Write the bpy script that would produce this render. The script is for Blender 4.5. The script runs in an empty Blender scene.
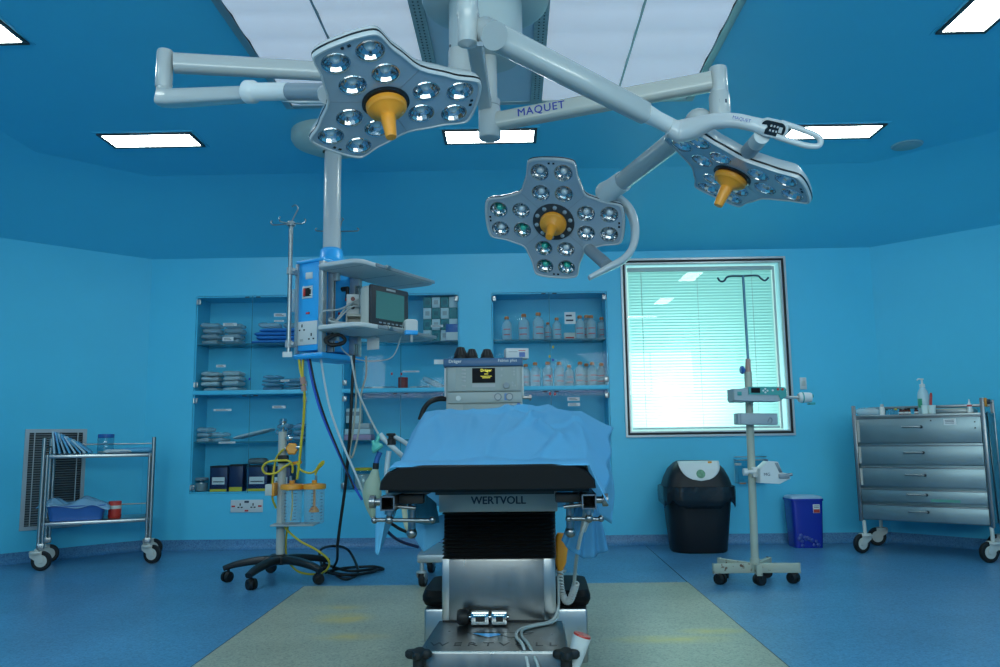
import bpy, bmesh, math, random
from mathutils import Vector, Matrix
from mathutils.geometry import delaunay_2d_cdt
random.seed(7)
scene = bpy.context.scene
col = scene.collection
PI = math.pi
V = Vector

# ------------------------------------------------------------------ camera
F_PX = 790.0
CAM = V((0, 0, 0.95))
TILT, YAW, ROLL = math.radians(7.43), math.radians(0.87), math.radians(0.75)
FW = V((-math.sin(YAW) * math.cos(TILT), math.cos(YAW) * math.cos(TILT), math.sin(TILT)))
_r0 = V((math.cos(YAW), math.sin(YAW), 0))
_u0 = _r0.cross(FW)
RT = math.cos(ROLL) * _r0 - math.sin(ROLL) * _u0
UP = math.cos(ROLL) * _u0 + math.sin(ROLL) * _r0

def ray(px, py):
    return FW * F_PX + RT * (px - 500) - UP * (py - 333.5)
def P(px, py, y):            # point seen at a pixel on the plane Y = y
    d = ray(px, py)
    return CAM + d * (y / d.y)
def PZ(px, py, z):           # point seen at a pixel at the height z
    d = ray(px, py)
    return CAM + d * ((z - CAM.z) / d.z)

cd = bpy.data.cameras.new('camera')
cam = bpy.data.objects.new('camera', cd)
col.objects.link(cam)
cd.sensor_width = 36
cd.lens = F_PX / 1000 * 36
cd.clip_start = 0.02
cam.matrix_world = Matrix(((RT.x, UP.x, -FW.x, CAM.x), (RT.y, UP.y, -FW.y, CAM.y), (RT.z, UP.z, -FW.z, CAM.z), (0, 0, 0, 1)))
scene.camera = cam

# ------------------------------------------------------------------ helpers
def T(x, y=None, z=None):
    return Matrix.Translation(V(x) if y is None else V((x, y, z)))
def RZ(deg): return Matrix.Rotation(math.radians(deg), 4, 'Z')
def RX(deg): return Matrix.Rotation(math.radians(deg), 4, 'X')
def RY(deg): return Matrix.Rotation(math.radians(deg), 4, 'Y')
def frame(o, x, y, z):
    return Matrix(((x[0], y[0], z[0], o[0]), (x[1], y[1], z[1], o[1]), (x[2], y[2], z[2], o[2]), (0, 0, 0, 1)))
def along(p0, p1, up=(0, 0, 1)):
    """matrix whose Z runs from p0 to p1"""
    z = (V(p1) - V(p0)).normalized()
    u = V(up)
    if abs(z.dot(u)) > 0.98: u = V((0, 1, 0))
    x = u.cross(z).normalized()
    return frame(V(p0), x, z.cross(x), z)

def spline(pts, k=6, closed=False):
    pts = [V(p) for p in pts]
    n = len(pts)
    if n < 3: return pts
    out = []
    rng = range(n if closed else n - 1)
    for i in rng:
        if closed: a, b, c, d = pts[i - 1], pts[i], pts[(i + 1) % n], pts[(i + 2) % n]
        else:
            b, c = pts[i], pts[i + 1]
            a = pts[i - 1] if i > 0 else 2 * b - c
            d = pts[i + 2] if i + 2 < n else 2 * c - b
        for j in range(k):
            t = j / k
            out.append(0.5 * (2 * b + (c - a) * t + (2 * a - 5 * b + 4 * c - d) * t * t + (3 * b - a - 3 * c + d) * t ** 3))
    if not closed: out.append(pts[-1])
    return out

def chaikin(poly, it=2):
    for _ in range(it):
        q = []
        for i in range(len(poly)):
            a, b = V(poly[i]), V(poly[(i + 1) % len(poly)])
            q += [a * .75 + b * .25, a * .25 + b * .75]
        poly = q
    return poly
def rrect(w, h, r, k=5):
    r = min(r, w / 2 - 1e-5, h / 2 - 1e-5)
    out = []
    for cx, cy, a0 in ((w / 2 - r, h / 2 - r, 0), (-w / 2 + r, h / 2 - r, 90), (-w / 2 + r, -h / 2 + r, 180), (w / 2 - r, -h / 2 + r, 270)):
        for i in range(k + 1):
            a = math.radians(a0 + 90 * i / k)
            out.append(V((cx + r * math.cos(a), cy + r * math.sin(a))))
    return out
def ellipse(a, b, n=20):
    return [V((a * math.cos(2 * PI * i / n), b * math.sin(2 * PI * i / n))) for i in range(n)]

WORLD = {}
class MB:
    def __init__(s, M=None):
        s.bm = bmesh.new(); s.M = M or Matrix.Identity(4); s.mi = 0
    def mat(s, i): s.mi = i; return s
    def _f(s, vs):
        try:
            f = s.bm.faces.new(vs); f.material_index = s.mi; return f
        except ValueError: return None
    def v(s, p, M=None):
        p = V(p) if len(p) == 3 else V((p[0], p[1], 0))
        if M is not None: p = M @ p
        return s.bm.verts.new(s.M @ p)
    def quad(s, a, b, c, d, M=None):
        s._f([s.v(p, M) for p in (a, b, c, d)]); return s
    def box(s, x0, x1, y0, y1, z0, z1, bev=0, M=None, seg=2):
        t = bmesh.new()
        vs = [t.verts.new((x, y, z)) for z in (z0, z1) for x, y in ((x0, y0), (x1, y0), (x1, y1), (x0, y1))]
        for f in ((3, 2, 1, 0), (4, 5, 6, 7), (0, 1, 5, 4), (1, 2, 6, 5), (2, 3, 7, 6), (3, 0, 4, 7)):
            t.faces.new([vs[i] for i in f])
        if bev:
            bev = min(bev, .49 * min(abs(x1 - x0), abs(y1 - y0), abs(z1 - z0)))
            bmesh.ops.bevel(t, geom=t.edges[:], offset=bev, segments=seg, affect='EDGES', profile=.5)
        mp = {w: s.v(w.co, M) for w in t.verts}
        for f in t.faces: s._f([mp[w] for w in f.verts])
        t.free(); return s
    def cbox(s, c, size, bev=0, M=None, seg=2):
        return s.box(c[0] - size[0] / 2, c[0] + size[0] / 2, c[1] - size[1] / 2, c[1] + size[1] / 2, c[2] - size[2] / 2, c[2] + size[2] / 2, bev, M, seg)
    def rings(s, rings, cap0=True, cap1=True, closed=True, M=None):
        """loft a list of rings (lists of 3-D points)"""
        R = [[s.v(p, M) for p in r] for r in rings]
        n = len(R[0])
        for a, b in zip(R, R[1:]):
            for i in range(n if closed else n - 1):
                j = (i + 1) % n
                s._f([a[i], a[j], b[j], b[i]])
        if cap0: s._f(list(reversed(R[0])))
        if cap1: s._f(R[-1])
        return s
    def cyl(s, p0, p1, r0, r1=None, n=20, cap=True, M=None):
        r1 = r0 if r1 is None else r1
        A = along(p0, p1); L = (V(p1) - V(p0)).length
        return s.rings([[A @ V((r * math.cos(2 * PI * i / n), r * math.sin(2 * PI * i / n), z)) for i in range(n)] for r, z in ((r0, 0), (r1, L))], cap, cap, M=M)
    def lathe(s, prof, M=None, n=24, cap0=False, cap1=False, sx=1, sy=1):
        return s.rings([[V((max(r, 1e-5) * sx * math.cos(2 * PI * i / n), max(r, 1e-5) * sy * math.sin(2 * PI * i / n), z)) for i in range(n)] for r, z in prof], cap0, cap1, M=M)
    def prism(s, poly, z0, z1, M=None, ch=0):
        """extruded 2-D outline with an optional chamfer on both rims"""
        if ch:
            c = sum((V(p) for p in poly), V((0, 0))) / len(poly)
            mx = max((V(p) - c).length for p in poly)
            k = 1 - ch / mx
            inn = [c + (V(p) - c) * k for p in poly]
            rr = [(inn, z0), (poly, z0 + ch), (poly, z1 - ch), (inn, z1)]
        else: rr = [(poly, z0), (poly, z1)]
        return s.rings([[V((p[0], p[1], z)) for p in q] for q, z in rr], M=M)
    def sweep(s, pts, sec, up=(0, 0, 1), k=1, closed=False, scales=None, cap=True, M=None):
        """sweep a 2-D section (x sideways, y along up) along a path"""
        if k > 1: pts = spline(pts, k, closed)
        pts = [V(p) for p in pts]; n = len(pts); rg = []
        px = None
        for i in range(n):
            t = (pts[(i + 1) % n] - pts[i - 1]) if closed else (pts[min(i + 1, n - 1)] - pts[max(i - 1, 0)])
            t = t.normalized() if t.length > 1e-9 else V((0, 0, 1))
            if px is None:
                u = V(up)
                if abs(u.normalized().dot(t)) > .97: u = V((1, 0, 0)) if abs(t.x) < .9 else V((0, 1, 0))
                x = t.cross(u).normalized()
            else:
                x = (px - t * px.dot(t))
                x = x.normalized() if x.length > 1e-6 else t.orthogonal().normalized()
            px = x
            y = x.cross(t)
            f = 1
            if scales: 
                q = i / max(1, n - 1) * (len(scales) - 1); a = min(int(q), len(scales) - 2) if len(scales) > 1 else 0
                f = scales[a] + (scales[min(a + 1, len(scales) - 1)] - scales[a]) * (q - a)
            rg.append([pts[i] + x * (p[0] * f) + y * (p[1] * f) for p in sec])
        if closed: rg.append(rg[0]); cap = False
        return s.rings(rg, cap, cap, M=M)
    def tube(s, pts, r, n=8, k=6, closed=False, scales=None, M=None):
        return s.sweep(pts, ellipse(r, r, n), k=k, closed=closed, scales=scales, M=M)
    def sphere(s, c, r, sc=(1, 1, 1), nu=16, nv=10, M=None):
        rg = []
        for j in range(nv + 1):
            a = -PI / 2 + PI * j / nv
            rg.append([V((c[0] + max(1e-5, r * math.cos(a)) * sc[0] * math.cos(2 * PI * i / nu), c[1] + max(1e-5, r * math.cos(a)) * sc[1] * math.sin(2 * PI * i / nu), c[2] + r * math.sin(a) * sc[2])) for i in range(nu)])
        return s.rings(rg, True, True, M=M)
    def grid(s, fn, nu, nv, M=None):
        g = [[s.v(fn(i / nu, j / nv), M) for i in range(nu + 1)] for j in range(nv + 1)]
        for j in range(nv):
            for i in range(nu): s._f([g[j][i], g[j][i + 1], g[j + 1][i + 1], g[j + 1][i]])
        return s
    def plate(s, outline, holes, z, M=None):
        """flat face with round holes [(x, y, r)]"""
        pts = [V((p[0], p[1])) for p in outline]; n0 = len(pts)
        edges = [(i, (i + 1) % n0) for i in range(n0)]
        for hx, hy, hr in holes:
            b = len(pts)
            pts += [V((hx + hr * math.cos(2 * PI * i / 20), hy + hr * math.sin(2 * PI * i / 20))) for i in range(20)]
            edges += [(b + i, b + (i + 1) % 20) for i in range(20)]
        vo, eo, fo, *_ = delaunay_2d_cdt(pts, edges, [list(range(n0))], 1, 1e-6)
        vs = [s.v((p[0], p[1], z), M) for p in vo]
        for f in fo:
            c = sum((vo[i] for i in f), V((0, 0))) / len(f)
            if any((c - V((h[0], h[1]))).length < h[2] * .98 for h in holes): continue
            s._f([vs[i] for i in f])
        return s
    def build(s, name, mats, parent=None, angle=38, flat=False, loc=None, solid=0):
        bm = s.bm
        bmesh.ops.remove_doubles(bm, verts=bm.verts, dist=1e-6)
        bmesh.ops.dissolve_degenerate(bm, edges=bm.edges, dist=1e-7)
        bmesh.ops.recalc_face_normals(bm, faces=bm.faces)
        off = V((0, 0, 0))
        if parent is not None: off = WORLD[parent.name]
        elif loc is not None: off = V(loc)
        for v in bm.verts: v.co -= off
        me = bpy.data.meshes.new(name)
        bm.to_mesh(me); bm.free()
        if not flat:
            for p in me.polygons: p.use_smooth = True
            me.set_sharp_from_angle(angle=math.radians(angle))
        o = bpy.data.objects.new(name, me); col.objects.link(o)
        for m in (mats if isinstance(mats, (list, tuple)) else [mats]): me.materials.append(m)
        if parent is not None: o.parent = parent; WORLD[o.name] = off
        else: o.location = off; WORLD[o.name] = off
        if solid:
            md = o.modifiers.new('thickness', 'SOLIDIFY'); md.thickness = solid; md.offset = 0
        return o

def tag(o, label=None, cat=None, group=None, kind=None):
    for k, v in (('label', label), ('category', cat), ('group', group), ('kind', kind)):
        if v: o[k] = v
    return o
def thing(name, label, cat, loc=(0, 0, 0), group=None):
    o = bpy.data.objects.new(name, None); col.objects.link(o)
    o.location = V(loc); o.empty_display_size = .05
    WORLD[o.name] = V(loc)
    return tag(o, label, cat, group)
def copy_tree(o, parent=None):
    c = o.copy(); col.objects.link(c)
    if parent is not None: c.parent = parent
    for ch in list(o.children): copy_tree(ch, c)
    return c
def dup(o, loc, rz=0, label=None, sc=None):
    c = copy_tree(o); c.location = V(loc); c.rotation_euler = (0, 0, math.radians(rz))
    if sc: c.scale = (sc, sc, sc)
    if label: c['label'] = label
    WORLD[c.name] = V(loc)
    return c
def lettering(text, size, M, m, parent, name='lettering', ext=.0004, spacing=1.0, align='CENTER', bold=0):
    """raised lettering as one mesh; bold thickens the strokes by overlaying shifted copies"""
    cu = bpy.data.curves.new('text', 'FONT')
    cu.body = text; cu.size = size; cu.extrude = ext; cu.align_x = align; cu.align_y = 'CENTER'
    cu.space_character = spacing; cu.resolution_u = 3
    t = bpy.data.objects.new('text', cu); col.objects.link(t)
    bpy.context.view_layer.update()
    me = bpy.data.meshes.new_from_object(t.evaluated_get(bpy.context.evaluated_depsgraph_get()))
    bpy.data.objects.remove(t); bpy.data.curves.remove(cu)
    if bold:
        bm = bmesh.new()
        for k, (dx, dy) in enumerate(((-1, 0), (1, 0), (0, .6), (0, -.6))):
            t2 = me.copy(); t2.transform(T(dx * bold, dy * bold, k * ext * .05)); bm.from_mesh(t2); bpy.data.meshes.remove(t2)
        bm.to_mesh(me); bm.free()
    me.transform(T(-WORLD[parent.name]) @ M)
    me.materials.clear(); me.materials.append(m)
    me.name = name
    o = bpy.data.objects.new(name, me); col.objects.link(o); o.parent = parent
    WORLD[o.name] = WORLD[parent.name]
    return o

# ------------------------------------------------------------------ materials
def lin(c):
    c = c / 255
    return c / 12.92 if c <= .04045 else ((c + .055) / 1.055) ** 2.4
def S(r, g, b): return (lin(r), lin(g), lin(b), 1)
def mat(name, c, rough=.5, metal=0, spec=.5, noise=0, scale=30, bump=0, bscale=80, emit=None, es=0, trans=0, alpha=1, coat=0, aniso=0, stretch=None):
    m = bpy.data.materials.new(name); m.use_nodes = True
    nt = m.node_tree; b = nt.nodes['Principled BSDF']
    b.inputs['Base Color'].default_value = c
    b.inputs['Roughness'].default_value = rough
    b.inputs['Metallic'].default_value = metal
    b.inputs['Specular IOR Level'].default_value = spec
    if coat: b.inputs['Coat Weight'].default_value = coat; b.inputs['Coat Roughness'].default_value = .08
    if trans: b.inputs['Transmission Weight'].default_value = trans
    if alpha < 1: b.inputs['Alpha'].default_value = alpha
    if emit: b.inputs['Emission Color'].default_value = emit; b.inputs['Emission Strength'].default_value = es
    if noise or bump:
        tc = nt.nodes.new('ShaderNodeTexCoord')
        src = tc.outputs['Object']
        if stretch:
            mp = nt.nodes.new('ShaderNodeMapping'); mp.inputs['Scale'].default_value = stretch
            nt.links.new(src, mp.inputs['Vector']); src = mp.outputs['Vector']
    if noise:
        n = nt.nodes.new('ShaderNodeTexNoise'); n.inputs['Scale'].default_value = scale; n.inputs['Detail'].default_value = 4
        nt.links.new(src, n.inputs['Vector'])
        mx = nt.nodes.new('ShaderNodeMix'); mx.data_type = 'RGBA'
        mx.inputs['A'].default_value = tuple(x * (1 - noise) for x in c[:3]) + (1,)
        mx.inputs['B'].default_value = tuple(min(1, x * (1 + noise)) for x in c[:3]) + (1,)
        nt.links.new(n.outputs['Fac'], mx.inputs['Factor'])
        nt.links.new(mx.outputs['Result'], b.inputs['Base Color'])
        if metal:
            mr = nt.nodes.new('ShaderNodeMapRange'); mr.inputs['To Min'].default_value = rough * .75; mr.inputs['To Max'].default_value = rough * 1.3
            nt.links.new(n.outputs['Fac'], mr.inputs['Value']); nt.links.new(mr.outputs['Result'], b.inputs['Roughness'])
    if bump:
        n2 = nt.nodes.new('ShaderNodeTexNoise'); n2.inputs['Scale'].default_value = bscale; n2.inputs['Detail'].default_value = 3
        nt.links.new(src, n2.inputs['Vector'])
        bp = nt.nodes.new('ShaderNodeBump'); bp.inputs['Strength'].default_value = bump; bp.inputs['Distance'].default_value = .01
        nt.links.new(n2.outputs['Fac'], bp.inputs['Height']); nt.links.new(bp.outputs['Normal'], b.inputs['Normal'])
    return m
def glass(name, tint, rough=.02, f0=.03, f90=.45):
    """thin clear sheet: tinted straight-through light plus a reflection that grows at grazing angles"""
    m = bpy.data.materials.new(name); m.use_nodes = True
    nt = m.node_tree; nt.nodes.clear()
    o = nt.nodes.new('ShaderNodeOutputMaterial'); mx = nt.nodes.new('ShaderNodeMixShader')
    tr = nt.nodes.new('ShaderNodeBsdfTransparent'); gl = nt.nodes.new('ShaderNodeBsdfGlossy'); lw = nt.nodes.new('ShaderNodeLayerWeight')
    lw.inputs['Blend'].default_value = .5
    pw = nt.nodes.new('ShaderNodeMath'); pw.operation = 'POWER'; pw.inputs[1].default_value = 4.0
    ma = nt.nodes.new('ShaderNodeMath'); ma.operation = 'MULTIPLY_ADD'; ma.inputs[1].default_value = f90; ma.inputs[2].default_value = f0
    tr.inputs['Color'].default_value = tint; gl.inputs['Roughness'].default_value = rough
    nt.links.new(lw.outputs['Facing'], pw.inputs[0]); nt.links.new(pw.outputs[0], ma.inputs[0])
    nt.links.new(ma.outputs[0], mx.inputs[0]); nt.links.new(tr.outputs[0], mx.inputs[1]); nt.links.new(gl.outputs[0], mx.inputs[2])
    nt.links.new(mx.outputs[0], o.inputs[0])
    return m
def film(name, c, a, rough=.25):
    """milky translucent plastic: part see-through, part surface"""
    m = bpy.data.materials.new(name); m.use_nodes = True
    nt = m.node_tree; b = nt.nodes['Principled BSDF']
    b.inputs['Base Color'].default_value = c; b.inputs['Roughness'].default_value = rough; b.inputs['Alpha'].default_value = a
    b.inputs['Specular IOR Level'].default_value = .6
    return m
def speckle(name, base, dark, light, rough, vor=110, stain=None, joints=None):
    m = mat(name, base, rough)
    nt = m.node_tree; b = nt.nodes['Principled BSDF']
    tc = nt.nodes.new('ShaderNodeTexCoord')
    vo = nt.nodes.new('ShaderNodeTexVoronoi'); vo.inputs['Scale'].default_value = vor
    nt.links.new(tc.outputs['Object'], vo.inputs['Vector'])
    r1 = nt.nodes.new('ShaderNodeValToRGB')
    r1.color_ramp.elements[0].position = .18; r1.color_ramp.elements[0].color = dark
    r1.color_ramp.elements[1].position = .30; r1.color_ramp.elements[1].color = base
    e = r1.color_ramp.elements.new(.75); e.color = base
    e = r1.color_ramp.elements.new(.9); e.color = light
    sep = nt.nodes.new('ShaderNodeSeparateColor'); nt.links.new(vo.outputs['Color'], sep.inputs[0])
    nt.links.new(sep.outputs[0], r1.inputs[0])
    n = nt.nodes.new('ShaderNodeTexNoise'); n.inputs['Scale'].default_value = 2.2; n.inputs['Detail'].default_value = 5
    nt.links.new(tc.outputs['Object'], n.inputs['Vector'])
    mr = nt.nodes.new('ShaderNodeMapRange'); mr.inputs['From Min'].default_value = .3; mr.inputs['From Max'].default_value = .7
    mr.inputs['To Min'].default_value = .88; mr.inputs['To Max'].default_value = 1.08
    nt.links.new(n.outputs['Fac'], mr.inputs['Value'])
    mul = nt.nodes.new('ShaderNodeMix'); mul.data_type = 'RGBA'; mul.blend_type = 'MULTIPLY'; mul.inputs['Factor'].default_value = 1
    nt.links.new(r1.outputs['Color'], mul.inputs['A']); nt.links.new(mr.outputs['Result'], mul.inputs['B'])
    out = mul.outputs['Result']
    if stain:
        for (sx, sy, rx, ry, colr, amt) in stain:
            mp = nt.nodes.new('ShaderNodeMapping'); mp.vector_type = 'TEXTURE'
            mp.inputs['Location'].default_value = (sx, sy, 0); mp.inputs['Scale'].default_value = (rx, ry, 1)
            nt.links.new(tc.outputs['Object'], mp.inputs['Vector'])
            gr = nt.nodes.new('ShaderNodeTexGradient'); gr.gradient_type = 'SPHERICAL'
            nt.links.new(mp.outputs['Vector'], gr.inputs['Vector'])
            nz = nt.nodes.new('ShaderNodeTexNoise'); nz.inputs['Scale'].default_value = 9; nt.links.new(tc.outputs['Object'], nz.inputs['Vector'])
            mm = nt.nodes.new('ShaderNodeMath'); mm.operation = 'MULTIPLY'; nt.links.new(gr.outputs['Fac'], mm.inputs[0]); nt.links.new(nz.outputs['Fac'], mm.inputs[1])
            m2 = nt.nodes.new('ShaderNodeMath'); m2.operation = 'MULTIPLY'; m2.use_clamp = True; nt.links.new(mm.outputs[0], m2.inputs[0]); m2.inputs[1].default_value = amt
            mx = nt.nodes.new('ShaderNodeMix'); mx.data_type = 'RGBA'; mx.inputs['B'].default_value = colr
            nt.links.new(m2.outputs[0], mx.inputs['Factor']); nt.links.new(out, mx.inputs['A'])
            out = mx.outputs['Result']
    nt.links.new(out, b.inputs['Base Color'])
    # gentle unevenness of the sheet
    n2 = nt.nodes.new('ShaderNodeTexNoise'); n2.inputs['Scale'].default_value = 5; nt.links.new(tc.outputs['Object'], n2.inputs['Vector'])
    bp = nt.nodes.new('ShaderNodeBump'); bp.inputs['Strength'].default_value = .05; bp.inputs['Distance'].default_value = .02
    nt.links.new(n2.outputs['Fac'], bp.inputs['Height']); nt.links.new(bp.outputs['Normal'], b.inputs['Normal'])
    return m

WALLC = (.080, .54, .77, 1)
m_wall = mat('wall_paint', WALLC, .42, noise=.04, scale=3)
m_ceil = mat('ceiling_paint', WALLC, .5, noise=.03, scale=3)
m_vinyl = speckle('blue_vinyl', (.075, .25, .43, 1), (.05, .18, .33, 1), (.11, .30, .49, 1), .33, 120)
m_terr = speckle('beige_vinyl', (.36, .38, .28, 1), (.25, .27, .21, 1), (.42, .44, .34, 1), .36, 130,
                 stain=[(-.92, 4.35, .20, .16, (.62, .45, .08, 1), 1.7), (-.80, 3.95, .22, .10, (.62, .45, .08, 1), 1.2), (.72, 3.85, .34, .10, (.62, .50, .08, 1), 1.5), (.95, 4.0, .2, .08, (.62, .50, .08, 1), 1.5), (-1.0, 4.62, .2, .1, (.62, .45, .08, 1), .8)])
m_skirt = speckle('skirting_vinyl', (.07, .22, .40, 1), (.05, .16, .32, 1), (.10, .27, .46, 1), .4, 120)
m_white = mat('white_enamel', (.49, .52, .53, 1), .28, spec=.5, coat=.3)
m_whitematte = mat('white_plastic', (.60, .63, .63, 1), .45)
m_offwhite = mat('off_white_plastic', (.52, .54, .50, 1), .45)
m_grey = mat('grey_plastic', (.22, .27, .31, 1), .4)
m_lgrey = mat('light_grey_plastic', (.38, .41, .42, 1), .4)
m_greyblue = mat('lamp_face', (.32, .40, .47, 1), .22, spec=.6, coat=.4)
m_black = mat('black_rubber', (.010, .011, .012, 1), .5, spec=.35)
m_blackgl = mat('black_gloss', (.01, .011, .013, 1), .18)
m_dark = mat('dark_plastic', (.03, .034, .04, 1), .45)
m_steel = mat('stainless_steel', (.38, .40, .40, 1), .28, metal=1)
m_steeldull = mat('worn_steel', (.28, .31, .31, 1), .36, metal=1, noise=.14, scale=5, bump=.06, bscale=9)
m_tube = mat('steel_tube', (.34, .36, .36, 1), .36, metal=1)
m_chrome = mat('chrome', (.62, .63, .64, 1), .10, metal=1)
m_alu = mat('aluminium', (.46, .49, .50, 1), .38, metal=.6)
m_orange = mat('orange_plastic', (.80, .30, .02, 1), .38, noise=.06, scale=25)
m_yellow = mat('yellow_tube', (.62, .48, .03, 1), .35)
m_bluepl = mat('bright_blue_panel', (.03, .40, .85, 1), .35)
m_navy = mat('navy_plastic', (.008, .018, .075, 1), .4)
m_bluedeep = mat('deep_blue_plastic', (.015, .05, .50, 1), .3)
m_tray = mat('blue_tray', (.025, .12, .38, 1), .35)
m_red = mat('red_plastic', (.45, .03, .02, 1), .4)
m_label = mat('paper_label', (.66, .69, .68, 1), .6)
m_print = mat('dark_print', (.02, .03, .06, 1), .6)
m_blueprint = mat('blue_print', (.01, .03, .28, 1), .5)
m_redprint = mat('red_print', (.55, .03, .03, 1), .5)
m_glass = glass('cabinet_glass', (.93, .97, .98, 1), .02, .006, .3)
m_winglass = glass('window_glass', (.94, .98, .98, 1), .01, .018, .4)
m_jar = glass('clear_jar', (.74, .83, .86, 1), .10, .05, .6)
m_poly = film('clear_plastic_bag', (.62, .72, .76, 1), .45, .2)
m_bottle = film('bottle_plastic', (.75, .84, .88, 1), .33, .15)
m_gown = mat('blue_drape_cloth', (.085, .34, .58, 1), .75, bump=.12, bscale=18)
m_gown2 = mat('blue_wrap_cloth', (.10, .36, .58, 1), .8, bump=.15, bscale=30)
m_tealcloth = mat('teal_cloth', (.03, .16, .24, 1), .85, bump=.15, bscale=25)
m_screen = mat('screen_off', (.008, .010, .013, 1), .5, spec=.08)
m_emit = mat('ceiling_light_diffuser', (.9, .9, .9, 1), .6, emit=(.88, 1, .95, 1), es=24)
# ------------------------------------------------------------------ the room
D = 7.05            # back wall
WT = 2.605          # top of the walls, where the sloping cove starts
CH = 3.05           # flat ceiling
XL, XR = -3.29, 3.25
SIDE = 4.45
FRONT = -1.6
def struct(o): o['kind'] = 'structure'; return o

room = [(XL, D), (XR, D), (SIDE, D - (SIDE - XR)), (SIDE, FRONT), (-SIDE, FRONT), (-SIDE, D - (SIDE + XL))]
b = MB(); b._f([b.v((x, y, 0)) for x, y in reversed(room)]); floor = struct(b.build('floor', m_vinyl))
fx0, fx1, fy1 = -1.375, 1.11, 5.285
b = MB(); b.box(fx0, fx1, .6, fy1, .0005, .0022); inlay = b.build('floor_inlay', m_terr, floor)
b = MB()
b.box(fx1, fx1 + .004, .6, fy1, .0005, .0026); b.box(fx0 - .004, fx0, .6, fy1, .0005, .0026)
b.cyl((fx1, fy1, .001), (fx1 + .015, D - .08, .001), .0025, n=6)
b.build('weld_seam', m_dark, floor)

holes = [(-2.868, -1.836, .483, 2.252), (-1.527, -.474, .483, 2.248), (-.182, .862, .483, 2.242), (1.015, 2.459, .950, 2.513)]
xs = sorted({XL, XR} | {h[0] for h in holes} | {h[1] for h in holes})
zs = sorted({0, WT} | {h[2] for h in holes} | {h[3] for h in holes})
b = MB()
for x0, x1 in zip(xs, xs[1:]):
    for z0, z1 in zip(zs, zs[1:]):
        xc, zc = (x0 + x1) / 2, (z0 + z1) / 2
        if any(h[0] < xc < h[1] and h[2] < zc < h[3] for h in holes): continue
        b.quad((x0, D, z0), (x1, D, z0), (x1, D, z1), (x0, D, z1))
for h in holes:
    d = .16 if h[0] > 1 else .314
    b.quad((h[0], D, h[2]), (h[0], D + d, h[2]), (h[0], D + d, h[3]), (h[0], D, h[3]))
    b.quad((h[1], D, h[2]), (h[1], D + d, h[2]), (h[1], D + d, h[3]), (h[1], D, h[3]))
    b.quad((h[0], D, h[2]), (h[1], D, h[2]), (h[1], D + d, h[2]), (h[0], D + d, h[2]))
    b.quad((h[0], D, h[3]), (h[1], D, h[3]), (h[1], D + d, h[3]), (h[0], D + d, h[3]))
struct(b.build('wall_back', m_wall))
def wallrun(name, pts):
    b = MB()
    for (x0, y0), (x1, y1) in zip(pts, pts[1:]):
        b.quad((x0, y0, 0), (x1, y1, 0), (x1, y1, WT), (x0, y0, WT))
    return struct(b.build(name, m_wall, angle=60))
def rnd(pts):               # softly rounded wall corner
    (a, bb, c) = [V((p[0], p[1], 0)) for p in pts]
    r = .16
    p0 = bb + (a - bb).normalized() * r; p1 = bb + (c - bb).normalized() * r
    return [(a.x, a.y)] + [tuple((p0 * (1 - t) ** 2 + bb * 2 * t * (1 - t) + p1 * t * t)[:2]) for t in (0, .25, .5, .75, 1)] + [(c.x, c.y)]
wallrun('wall_left', [(XL, D), room[5], (-SIDE, FRONT)])
wallrun('wall_right', [(XR, D), room[2], (SIDE, FRONT)])
wallrun('wall_front', [(SIDE, FRONT), (-SIDE, FRONT)])

CV = 1.0
t8 = math.tan(math.radians(22.5)) * CV
inner = [(XL + t8, D - CV), (XR - t8, D - CV), (SIDE - CV, D - (SIDE - XR) - t8), (SIDE - CV, FRONT + CV), (-SIDE + CV, FRONT + CV), (-SIDE + CV, D - (SIDE + XL) - t8)]
b = MB(); b._f([b.v((x, y, CH)) for x, y in inner]); ceiling = struct(b.build('ceiling', m_ceil))
b = MB()
n = 6; prof = []
for i in range(n + 1):      # straight slope, eased into the ceiling at its upper end
    t = i / n
    prof.append((t, WT + (CH - WT) * (1 - (1 - t) ** 1.35)))
rgs = []
for t, z in prof:
    rgs.append([V((a[0] + (c[0] - a[0]) * t, a[1] + (c[1] - a[1]) * t, z)) for a, c in zip(room, inner)])
b.rings(rgs, False, False)
b.build('cove', m_ceil, ceiling, angle=30)

def skirting(name, pts):
    b = MB()
    prof = [(0, .088), (-.006, .088), (-.008, .05), (-.014, .025), (-.030, .009), (-.05, .001)]
    P2 = [V((p[0], p[1], 0)) for p in pts]
    nrm = []
    for i in range(len(P2)):
        ns = []
        for j in (i - 1, i):
            if 0 <= j < len(P2) - 1:
                d = (P2[j + 1] - P2[j]).normalized(); ns.append(V((d.y, -d.x, 0)))
        m = sum(ns, V((0, 0, 0))).normalized(); m /= max(.5, m.dot(ns[0]))
        nrm.append(m)
    cen = V((0, 2.5, 0))
    for i in range(len(P2)):
        if nrm[i].dot(cen - P2[i]) < 0: nrm[i] = -nrm[i]
    b.rings([[p + m * -o + V((0, 0, z)) for o, z in prof] for p, m in zip(P2, nrm)], False, False, closed=False)
    return struct(b.build(name, m_skirt, angle=60))
skirting('baseboard_back', [(XL, D), (XR, D)])
skirting('baseboard_left', [(-SIDE, FRONT), room[5], (XL, D)])
skirting('baseboard_right', [(XR, D), room[2], (SIDE, FRONT)])

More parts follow.
